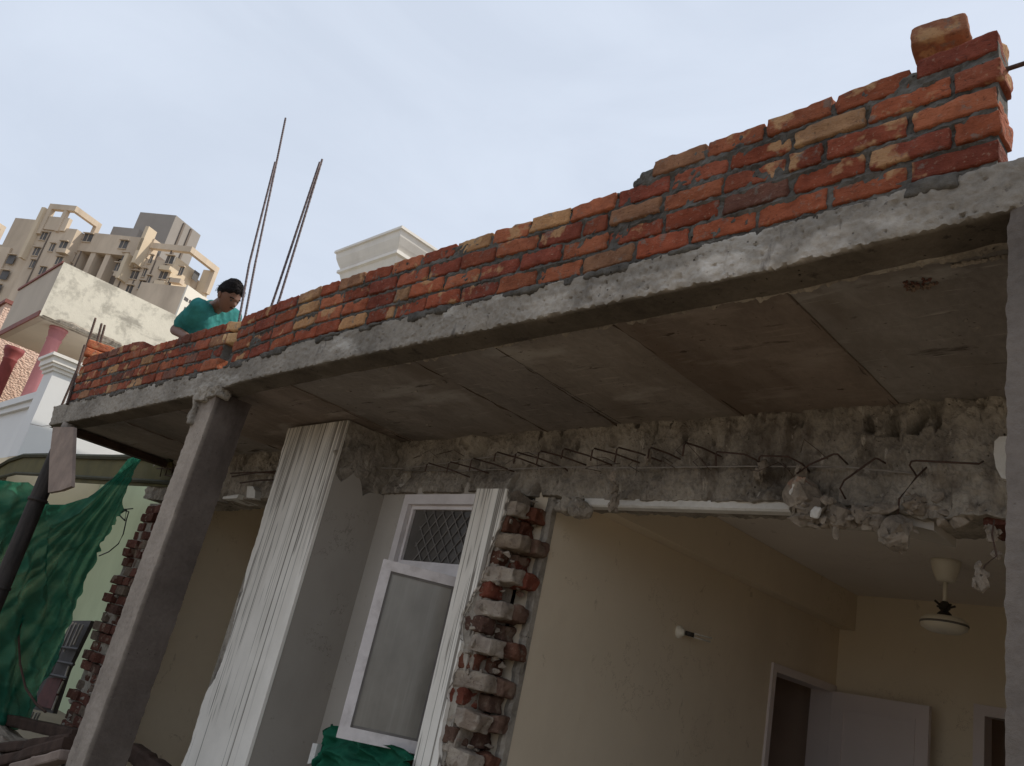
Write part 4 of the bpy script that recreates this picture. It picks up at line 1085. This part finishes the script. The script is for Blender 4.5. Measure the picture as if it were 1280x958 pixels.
# broken underside edge of that face
b = MB()
def lp(y):
    h = (.12 + .10 * fb(y, 0, 0, 2.0, 2)) * (1 if y > BY + .3 else .3); d = .03 + .03 * abs(fb(y, 2, 0, 6, 1))
    return [(BX - .1, y, zb_ - .02), (BX + d, y, zb_ + .01), (BX + .02 + d, y, zb_ + h * .6), (BX + .004, y, zb_ + max(.02, h)), (BX - .1, y, zb_ + h)]
b.sweep(frange(BY + .05, BY + 6.5, 160), lp); b.build('broken_edge', M['beam'], bh)
b = MB(); b.box((BX - 3.15, BY, zb_), (BX - .0215, BY + .14, zt_)); b.build('balcony_parapet', M['balc_face'], bh)
b = MB(); b.box((BX - 3.17, BY - .03, zt_ - .03), (BX - .02, BY - .001, zt_ + .025)); b.box((BX - 3.17, BY - .03, zb_ - .02), (BX - .02, BY - .001, zb_ + .10)); b.build('trim', M['maroon'], bh)
b = MB(); b.box((BX - 3.14, BY + .142, zb_ - .001), (BX - .142, BY + 7, zb_ + .12)); b.build('balcony_floor', M['balc_soffit'], bh)
c0 = at(2, zb_, 74, 411)
b = MB(); b.lathe((c0.x, c0.y, 1.0), [(.15, 0), (.135, zb_ - 1.30), (.15, zb_ - 1.28), (.15, zb_ - 1.25), (.135, zb_ - 1.23), (.17, zb_ - 1.10), (.15, zb_ - 1.06), (.18, zb_ - 1.05), (.18, zb_ - 1.0)], 20); b.build('column', M['pink'], bh, smooth=True)
c1_ = at(2, zb_, 19, 436)
b = MB(); b.lathe((c1_.x, c1_.y, 1.0), [(.15, 0), (.14, zb_ - 1.33), (.155, zb_ - 1.31), (.155, zb_ - 1.27), (.14, zb_ - 1.25), (.21, zb_ - 1.10), (.22, zb_ - 1.0)], 20); cc_ = b.build('column', M['dark_pink'], bh, smooth=True); cc_['label'] = 'wine red column in the shade'
w0 = at(2, zb_, 0, 433)
b = MB(); b.box((w0.x - .6, BY - .5, GZ), (w0.x - .02, BY + 7, zb_ - .002)); b.build('wall', M['texture_wall'], bh)
b = MB(); b.box((BX - 2.6, BY + .2, GZ), (BX - .2, BY + 7, 1.0)); b.build('ground_storey', M['balc_face'], bh)
q0 = at(1, BY + .4, 8, 379)
sw = MB(); sw.box((q0.x - 4, BY + .4, GZ), (q0.x, BY + 3, q0.z)); sw = sw.build('side_wing', M['texture_wall'], bh)
b = MB(); b.box((q0.x - 4, BY + .34, q0.z), (q0.x + .06, BY + 3, q0.z + .10)); b.build('coping', M['maroon'], sw)

# ------------------------------------------------------------------ apartment towers
TO = Vector((-153, 37, 0)); TT = Vector((.8404, .5420, 0)); TN = Vector((.3801, -.9249, 0)); UZ = Vector((0, 0, 1))
def onF(px, py, off=0.0):
    d = ray(px, py); s = (TN.dot(TO) + off) / TN.dot(d); p_ = d * s
    return TT.dot(p_ - TO), p_.z
def tb(b, u0, u1, w0, w1, z0, z1):                     # w: metres in front of the facade plane
    b.fbox(TO + TT * u0 + TN * w0 + UZ * z0, TT * (u1 - u0), TN * (w1 - w0), UZ * (z1 - z0))
def onS(px, py, u):                                     # point on the end face u
    d = ray(px, py); s = (TT.dot(TO) + u) / TT.dot(d); p_ = d * s
    return TN.dot(p_ - TO), p_.z
tw = thing('apartment_tower', tuple(TO + UZ * GZ), 'tall beige apartment tower with roof tank room rising behind the balcony house', 'apartment block', 'apartment towers in the distance')
def part(name, mk, fn, parent, label=None):
    b = MB(); fn(b); o = b.build(name, M[mk], parent)
    if label: o['label'] = label
    return o
u1, zE = onF(218, 306); ucE, zc = onF(235, 302); u0E, _ = onF(168, 300)
wE, zfar = onS(260, 324, ucE)
DP = -wE                                                # depth of the end wing
uB0, zB = onF(50, 288); uB1, _ = onF(84, 293)
uC0, zC = onF(92, 277); uC1, _ = onF(118, 280)
uD0, zD = onF(118, 299); uD1, _ = onF(146, 302)
part('wall', 'tower', lambda b: tb(b, uB0, uC0, -14, 1.2, GZ, zB - 1), tw)
part('wall', 'tower', lambda b: tb(b, uC0, uD0, -14, 2.4, GZ, zC - 4.6), tw)
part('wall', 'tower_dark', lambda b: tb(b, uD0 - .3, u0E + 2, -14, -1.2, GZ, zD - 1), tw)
part('wall', 'tower', lambda b: tb(b, u0E, u1, -DP, .6, GZ, zc - 3.2), tw)
part('parapet', 'tower', lambda b: (tb(b, uD0, uD1 + 9, -.8, .8, zD - 4, zD)), tw)
part('wall', 'tower', lambda b: tb(b, uB0 - 3.5, uB0 - .05, -12, .2, GZ, zB - 6.5), tw)
# lit end wall
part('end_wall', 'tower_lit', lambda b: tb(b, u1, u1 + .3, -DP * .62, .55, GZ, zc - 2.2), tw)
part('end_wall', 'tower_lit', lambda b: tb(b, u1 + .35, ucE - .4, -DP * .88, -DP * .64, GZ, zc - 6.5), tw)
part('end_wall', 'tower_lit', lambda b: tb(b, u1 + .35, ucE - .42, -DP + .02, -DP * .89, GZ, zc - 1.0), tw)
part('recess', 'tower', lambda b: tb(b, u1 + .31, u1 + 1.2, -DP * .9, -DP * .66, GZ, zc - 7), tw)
# roof frames
def frame(b, ua, ub, wa, wb, ztop, dz=4.2, th=.85):
    tb(b, ua, ub, wb - th, wb, ztop - th * 1.3, ztop); tb(b, ub - th, ub, wa, wb - th - .01, ztop - th * 1.3 - .02, ztop - .02)
    tb(b, ub - th, ub, wa, wa + th, ztop - dz - 1.5, ztop - th * 1.3 - .03); tb(b, ua, ua + th, wb - th, wb, ztop - dz - 1, ztop - th * 1.3 - .01)
part('roof_frame', 'tower', lambda b: frame(b, u0E + 3, ucE, -DP, 1.0, zc), tw)
part('roof_frame', 'tower', lambda b: (frame(b, uC0, uC1, -3.2, 2.9, zC, 5.5), tb(b, uC0 + 3.6, uC0 + 4.3, 2.1, 2.85, zC - 5.6, zC - 1.1), tb(b, uC0 + .9, uC1 - .52, 2.0, 2.7, zC - 5.4, zC - 2.6)), tw)
part('roof_frame', 'tower_lit', lambda b: tb(b, uC0 - .8, uC0 - .05, 2.2, 3.4, zC - 12, zC - 1.2), tw)
# tank rooms
uR0, zR = onF(175, 270, -6); uR1, _ = onF(212, 273.5, -6)
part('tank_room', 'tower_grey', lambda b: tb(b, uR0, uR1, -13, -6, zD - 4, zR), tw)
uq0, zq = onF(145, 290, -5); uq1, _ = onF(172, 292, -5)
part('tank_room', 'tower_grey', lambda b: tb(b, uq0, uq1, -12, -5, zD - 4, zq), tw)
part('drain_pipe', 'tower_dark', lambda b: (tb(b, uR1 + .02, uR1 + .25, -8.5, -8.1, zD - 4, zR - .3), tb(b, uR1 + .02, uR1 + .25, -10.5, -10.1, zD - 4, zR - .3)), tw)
for (px, py) in ((78, 300), (98, 330), (180, 310), (193, 312), (208, 306), (163, 318), (110, 318)):
    wv_ = 2.4 if uC0 - 1 < onF(px, py, 2.4)[0] < uD0 else (1.2 if onF(px, py, 1.2)[0] < uC0 else .6)
    up, zp = onF(px, py, wv_)
    part('drain_pipe', 'tower_dark', lambda b: tb(b, up - .09, up + .09, wv_ + .005, wv_ + .16, GZ, zp), tw)
# fins over the recessed bay
for (px, py) in ((114, 312), (128, 314), (142, 318)):
    ua, za = onF(px, py, 0)
    part('fin', 'tower', lambda b: (tb(b, ua - .55, ua + .55, -1.2, .6, GZ, za)), tw)
for (px, py) in ((184, 300), (190, 285), (166, 320)):
    ua, za = onF(px, py, 1)
    part('sunshade', 'tower_lit', lambda b: (tb(b, ua - .5, ua + .2, .61, 2.6, za - 5, za)), tw)
# windows, each with a hood slab
wins = [(205, 318, .75), (197, 337, .75), (189, 356, .75), (211, 359, .5), (172, 322, .7), (165, 341, .7), (184, 320, .3), (176, 337, .3), (155, 306, .8), (156, 321, .6), (147, 334, .5),
        (90, 314, .75), (106, 311, .55), (99, 328, .5), (117, 303, .9), (70, 306, .6), (61, 325, .6), (84, 333, .6), (66, 347, .6), (78, 318, .45), (56, 340, .45), (94, 340, .5), (172, 352, .5), (203, 346, .4), (217, 330, .4), (180, 345, .35), (160, 334, .4), (158, 359, .6), (181, 372, .7)]
for k, (px, py, ww) in enumerate(wins):
    w = .6
    if uC0 - 1 < onF(px, py, 2.4)[0] < uD0 + .2: w = 2.4
    elif onF(px, py, 1.2)[0] < uC0: w = 1.2
    elif onF(px, py, .8)[0] < uD1 + 9 and py < 310: w = .8
    uu, zz = onF(px, py, w); hh = .8
    wn = part('window', 'tower_glass', lambda b: tb(b, uu - ww, uu + ww, w + .01, w + .08, zz - hh, zz + hh), tw)
    part('hood', 'tower', lambda b: (tb(b, uu - ww - .2, uu + ww + .2, w + .005, w + .5, zz + hh + .02, zz + hh + .16), tb(b, uu - .05, uu + .05, w + .09, w + .13, zz - hh, zz + hh), tb(b, uu - ww - .1, uu + ww + .1, w + .005, w + .2, zz - hh - .14, zz - hh - .01)), wn)
for k, (px, py) in enumerate(((203, 330), (196, 349), (214, 344), (209, 369), (161, 330), (152, 344), (92, 322))):
    wf = 2.4 if px == 92 else .6
    uu, zz = onF(px, py, wf)
    part('balcony', 'tower_lit' if k in (0, 1, 4) else 'tower', lambda b: (tb(b, uu - 1.1, uu + 1.0, wf + .01, wf + 1.0, zz - .5, zz + .35)), tw)
    part('air_conditioner', 'tower_dark', lambda b: tb(b, uu - 1.9, uu - 1.3, wf + .01, wf + .4, zz - .2, zz + .3), tw)
for (px, py) in ((232, 337),):
    wv, zv = onS(px, py, u1 + 1.2)
    part('window', 'tower_glass', lambda b: tb(b, u1 + 1.201, u1 + 1.26, wv - .7, wv + .7, zv - .9, zv + .9), tw)
# lower white panel block
uW, zW = onF(223, 344, 3.0); wW, zW2 = onS(254, 367, uW)
part('annex', 'tower', lambda b: tb(b, uW - 9, uW - .06, wW, 3.0, GZ, zW - .4), tw)
ann = part('white_panel', 'tower_white', lambda b: tb(b, uW - .05, uW + .25, wW, 3.02, GZ, zW), tw)
for (px, py) in ((221, 362), (226, 366), (220, 375)):
    wv, zv = onS(px, py, uW + .26)
    part('vent', 'tower_glass', lambda b: tb(b, uW + .255, uW + .3, wv - .45, wv + .45, zv - .3, zv + .3), tw)
# second tower at the picture's edge
tw2 = thing('apartment_tower', tuple(TO + TT * -45 + UZ * GZ), 'partly seen beige apartment tower with open roof frame at the edge beside the taller one', 'apartment block', 'apartment towers in the distance')
uc2, z2 = onF(7, 286, 1.0); wf2, zf2 = onS(32, 307, uc2)
part('roof_frame', 'tower', lambda b: frame(b, uc2 - 22, uc2, wf2, 1.0, z2), tw2)
part('wall', 'tower', lambda b: tb(b, uc2 - 24, uc2 - 3.6, wf2, .4, GZ, z2 - 6.0), tw2)
part('end_wall', 'tower_lit', lambda b: tb(b, uc2 - 3.55, uc2 - 3.2, wf2 * .75, .42, GZ, z2 - 4.2), tw2)
part('end_wall', 'tower_lit', lambda b: tb(b, uc2 - 3.15, uc2 - .6, wf2, wf2 * .78, GZ, z2 - 6.6), tw2)
uL, zL = onF(35, 324, 1.6)
part('wing', 'tower', lambda b: tb(b, uc2 - 26, uL, -10, 1.6, GZ, zL), tw2)
for (px, py) in ((4, 322), (16, 337), (34, 338), (26, 357), (5, 354), (17, 374), (3, 338)):
    uu, zz = onF(px, py, 1.6)
    wn = part('window', 'tower_glass', lambda b: tb(b, uu - .8, uu + .8, 1.61, 1.68, zz - .9, zz + .9), tw2)
    part('hood', 'tower', lambda b: tb(b, uu - 1.0, uu + 1.0, 1.605, 2.1, zz + .92, zz + 1.06), wn)

# ------------------------------------------------------------------ the worker
man = thing('person', (-6.35, 2.4, 1.482), 'worker in a teal polo shirt crouching and leaning over the shorter parapet run', 'person')
head = at(1, 2.30, 286, 371)
fw = Vector((.80, .30, -.52)).normalized()                 # where the face looks: along the wall and down
sd_ = fw.cross(Vector((-.18, -.25, 1))).normalized(); up_ = sd_.cross(fw)
shR = at(1, 2.17, 249, 385); shL = at(1, 2.50, 290, 396); neck = at(1, 2.31, 266, 385)
chest = Vector((-6.36, 2.33, 2.10)); belly = Vector((-6.47, 2.37, 1.93)); pelvis = Vector((-6.55, 2.40, 1.76))
elb = at(1, 2.13, 219, 413); wri = at(1, 2.135, 238, 424)
elbL = Vector((shL.x + .08, shL.y + .0, shL.z - .25)); wriL = Vector((shL.x + .16, shL.y - .16, shL.z - .40))
kneeR = Vector((-6.17, 2.26, 1.86)); ankR = Vector((-6.42, 2.28, 1.56)); toeR = Vector((-6.24, 2.26, 1.51))
kneeL = Vector((-6.17, 2.56, 1.86)); ankL = Vector((-6.42, 2.54, 1.56)); toeL = Vector((-6.24, 2.58, 1.51))
def flesh(name, caps, m, parent, vox=.011, fold=0.0):
    """tapered limbs fused into one continuous surface"""
    b = MB()
    for (a, c, r0, r1) in caps: b.capsule(a, c, r0, r1)
    o = b.build(name, m, parent)
    rm = o.modifiers.new('fuse', 'REMESH'); rm.mode = 'VOXEL'; rm.voxel_size = vox; rm.use_smooth_shade = True
    sm = o.modifiers.new('soft', 'SMOOTH'); sm.iterations = 7; sm.factor = .5
    dg = bpy.context.evaluated_depsgraph_get(); me2 = bpy.data.meshes.new_from_object(o.evaluated_get(dg)); me2.name = name
    o.modifiers.clear(); o.data = me2; me2.materials.clear(); me2.materials.append(m)
    me2.polygons.foreach_set('use_smooth', [True] * len(me2.polygons))
    if fold:
        L = LOC[parent.name]
        ns = [v.normal.copy() for v in me2.vertices]
        for v, n_ in zip(me2.vertices, ns):
            p_ = v.co + L
            w_ = nz(p_.x, p_.y, p_.z, 3.5, 2)
            rid = 1 - abs(nz(p_.x * 1.2 + p_.z * .8, p_.y, p_.z * .5 - p_.x * .6, 15, 6)) * 2.6
            rid2 = 1 - abs(nz(p_.x - p_.z * .7, p_.y * 1.3, p_.z, 11, 8)) * 2.6
            v.co += n_ * fold * (max(0, rid) * max(0, .35 + w_) + max(0, rid2) * max(0, .3 - w_) * .8 - .25)
    return o
hw = (wri - elb).normalized(); hl = (wriL - elbL).normalized()
body = flesh('body', [(pelvis, belly, .12, .115), (belly, chest, .115, .13), (chest, neck, .12, .06), (neck - (neck - chest).normalized() * .02, head - up_ * .06 - fw * .02, .058, .056),
                      (shR, elb, .05, .042), (elb, wri, .042, .029), (shL, elbL, .05, .042), (elbL, wriL, .042, .029), (wri, wri + hw * .07, .030, .028), (wriL, wriL + hl * .07, .030, .028),
                      (pelvis, kneeR, .09, .06), (kneeR, ankR, .055, .04), (ankR, toeR, .04, .03), (pelvis, kneeL, .09, .06), (kneeL, ankL, .055, .04), (ankL, toeL, .04, .03)], M['skin'], man)
slR = shR.lerp(elb, .70); slL = shL.lerp(elbL, .70); nb_ = chest.lerp(neck, .55)
shirt = flesh('polo_shirt', [(pelvis + Vector((0, 0, .04)), belly, .15, .155), (belly, chest, .155, .155), (chest, nb_, .15, .105), (nb_, neck - (neck - chest).normalized() * .025, .10, .068),
                             (nb_, shR, .10, .082), (nb_, shL, .10, .082), (chest, shR, .12, .075), (chest, shL, .12, .075), (shR, slR, .078, .066), (shL, slL, .078, .066)], M['shirt'], man, .010, .012)
flesh('trousers', [(pelvis, pelvis + Vector((0, 0, .06)), .15, .14), (pelvis, kneeR, .12, .078), (kneeR, ankR + Vector((0, 0, .05)), .075, .058), (pelvis, kneeL, .12, .078), (kneeL, ankL + Vector((0, 0, .05)), .075, .058)], M['trousers'], man, .012, .010)
# button placket down the chest front
# collar
b = MB()
nd = (head - neck).normalized(); s1 = (fw - nd * fw.dot(nd)).normalized(); s2 = nd.cross(s1)
ring = []
for k in range(25):
    a_ = math.radians(28 + 304 * k / 24)
    ring.append(neck + nd * (-.022 - .022 * math.cos(a_)) + s1 * (math.cos(a_) * .070 + .012) + s2 * math.sin(a_) * .072)
for (o1, r1_) in ((0, .011), (-.018, .014)): b.tube([q_ + nd * o1 for q_ in ring], r1_, 8)
b.build('collar', M['shirt'], man, smooth=True)
# head with brow, nose, mouth, chin, ears
def head_pt(th, ph, hair=False):
    # th: 0 top .. PI bottom, ph: 0 = face
    x = math.sin(th) * math.cos(ph); y = math.sin(th) * math.sin(ph); z = math.cos(th)
    rx, ry, rz = .103, .080, .128
    p_ = Vector((x * rx, y * ry, z * rz))
    if z < 0:                                              # jaw narrows towards the chin
        k = -z; p_.y *= 1 - .34 * k; p_.x = p_.x * (1 - .12 * k) + .018 * k
    f = max(0, math.cos(ph)) ** 6 * max(0, math.sin(th))
    def g(zc, w): return math.exp(-((p_.z - zc) / w) ** 2)
    p_.x += f * (.010 * g(.022, .012) - .008 * g(.004, .012))                                 # brow, eye hollow
    p_.x += max(0, math.cos(ph)) ** 60 * (.030 * g(-.026, .013) + .018 * g(-.008, .014))       # nose
    p_.x += max(0, math.cos(ph)) ** 14 * (.008 * g(-.056, .007) + .009 * g(-.072, .007) - .006 * g(-.064, .004) + .010 * g(-.105, .014))
    if hair:
        p_ *= 1.13
        p_.z += .010
        p_ += p_.normalized() * (.007 * fb(p_.x, p_.y, p_.z, 26, 2) + .006 * abs(nz(p_.x * .5, p_.y * 3, p_.z, 40, 3)))
    return p_
HM = Matrix((fw, sd_, up_)).transposed()
b = MB(); NU, NV = 48, 40
def hf(u, v): return head + HM @ head_pt(max(.02, v * PI * .995), u * 2 * PI - PI)
b.sheet(NU, NV, hf)
for s in (-1, 1):                                           # ears
    b.lathe(head + HM @ Vector((-.008, s * .078, -.012)), [(.004, -.008), (.020, -.006), (.030, 0), (.026, .006), (.010, .003)], 12, HM @ Matrix.Rotation(s * -PI / 2 - s * .25, 3, 'X') @ Matrix.Diagonal((.75, 1, 1)).to_3x3())
hd = b.build('head', M['skin'], man, smooth=True)
b = MB()
for s in (-1, 1): b.lathe(head + HM @ Vector((.086, s * .031, .004)), [(.002, -.011), (.009, -.006), (.012, 0), (.009, .006), (.002, .011)], 10)
b.build('eye', M['eye'], hd, smooth=True)
b = MB()
for s in (-1, 1): b.tube([head + HM @ Vector((.100, s * .014, .024)), head + HM @ Vector((.098, s * .034, .028)), head + HM @ Vector((.083, s * .052, .022))], .0045, 6)
b.tube([head + HM @ Vector((.104, -.018, -.052)), head + HM @ Vector((.110, 0, -.050)), head + HM @ Vector((.104, .018, -.052))], .004, 6)   # moustache
b.build('eyebrow', M['hair'], hd, smooth=True)
b = MB()
def hairf(u, v):
    ph = u * 2 * PI - PI; c = math.cos(ph)
    lim = 1.02 + (1 - c) * .46 + .05 * math.sin(ph * 9)      # hairline: high on the brow, low on the nape
    return head + HM @ head_pt(max(.02, v * lim), ph, v < .97)
b.sheet(56, 24, hairf)
for i in range(420):
    u = random.random(); v = random.uniform(.02, 1) ** .7
    p_ = Vector(hairf(u, v * .96)); n_ = (p_ - head).normalized()
    t_ = (fw * random.uniform(-.2, .9) + sd_ * random.uniform(-.5, .5) - up_ * .5).normalized()
    b.tube([p_ - n_ * .004, p_ + n_ * .006 + t_ * .010, p_ + n_ * .005 + t_ * .024], .0022, 3, .0006)
b.build('hair', M['hair'], man, smooth=True, fix=False)
# fingers resting on the wall edge
b = MB()
for (wr, el, s) in ((wri, elb, 1), (wriL, elbL, -1)):
    d = (wr - el).normalized(); sw_ = d.cross(Vector((0, 0, 1))).normalized()
    for k in range(4):
        o_ = wr + d * .085 + sw_ * (.018 * (k - 1.5)); ln = (.062, .07, .066, .052)[k]
        b.tube([o_ - d * .02, o_ + d * ln * .5 + Vector((0, 0, -.004)), o_ + d * ln * .85 + Vector((0, 0, -.022)), o_ + d * ln + Vector((0, 0, -.04))], .0088, 8, .007)
    b.tube([wr + d * .03 + sw_ * .03 * s, wr + d * .065 + sw_ * .052 * s, wr + d * .095 + sw_ * .05 * s + Vector((0, 0, -.015))], .010, 8, .008)
b.build('fingers', M['skin'], man, smooth=True)

# ------------------------------------------------------------------ light, sky, camera
SUN_EL = math.radians(47); sdir = Vector((.58, .81, 0)).normalized() * math.cos(SUN_EL) + Vector((0, 0, math.sin(SUN_EL)))
sun = bpy.data.lights.new('sun', 'SUN'); sun.energy = 3.4; sun.angle = math.radians(.6); sun.color = (1, .93, .82)
so = bpy.data.objects.new('sun', sun); COL.objects.link(so)
so.rotation_euler = (-sdir).to_track_quat('-Z', 'Y').to_euler()
w = bpy.data.worlds.new('World'); S.world = w; w.use_nodes = True
nt = w.node_tree; bg = nt.nodes['Background']
sky = nt.nodes.new('ShaderNodeTexSky'); sky.sky_type = 'NISHITA'; sky.sun_disc = False
sky.sun_elevation = SUN_EL; sky.sun_rotation = math.atan2(sdir.x, sdir.y)
sky.air_density = 1.0; sky.dust_density = 3.0; sky.ozone_density = 1.5
tc = nt.nodes.new('ShaderNodeTexCoord')
mp = nt.nodes.new('ShaderNodeMapping'); mp.inputs['Scale'].default_value = (1.2, 1.2, 3.2); nt.links.new(tc.outputs['Generated'], mp.inputs['Vector'])
nn = nt.nodes.new('ShaderNodeTexNoise'); nn.inputs['Scale'].default_value = 2.4; nn.inputs['Detail'].default_value = 7; nn.inputs['Roughness'].default_value = .55; nn.inputs['Distortion'].default_value = .6
nt.links.new(mp.outputs['Vector'], nn.inputs['Vector'])
rp = nt.nodes.new('ShaderNodeValToRGB'); rp.color_ramp.elements[0].position = .40; rp.color_ramp.elements[0].color = (.80, .80, .80, 1); rp.color_ramp.elements[1].position = .72; rp.color_ramp.elements[1].color = (.90, .90, .90, 1)
nt.links.new(nn.outputs['Fac'], rp.inputs['Fac'])
mx = nt.nodes.new('ShaderNodeMix'); mx.data_type = 'RGBA'
nt.links.new(rp.outputs['Color'], mx.inputs['Factor']); nt.links.new(sky.outputs['Color'], mx.inputs[6]); mx.inputs[7].default_value = (6.9, 7.6, 8.75, 1)
nt.links.new(mx.outputs[2], bg.inputs['Color']); bg.inputs['Strength'].default_value = .1

cam = bpy.data.cameras.new('camera'); co = bpy.data.objects.new('camera', cam); COL.objects.link(co)
co.matrix_world = Matrix((CR, CU, CB)).transposed().to_4x4()
cam.sensor_width = 36; cam.sensor_fit = 'HORIZONTAL'; cam.lens = F * 36 / 1280; cam.clip_start = .05; cam.clip_end = 5000
S.camera = co
S.view_settings.view_transform = 'Standard'; S.view_settings.look = 'None'; S.view_settings.exposure = .14; S.view_settings.gamma = 1
S.cycles.max_bounces = 8; S.cycles.diffuse_bounces = 5
S.cycles.use_denoising = True
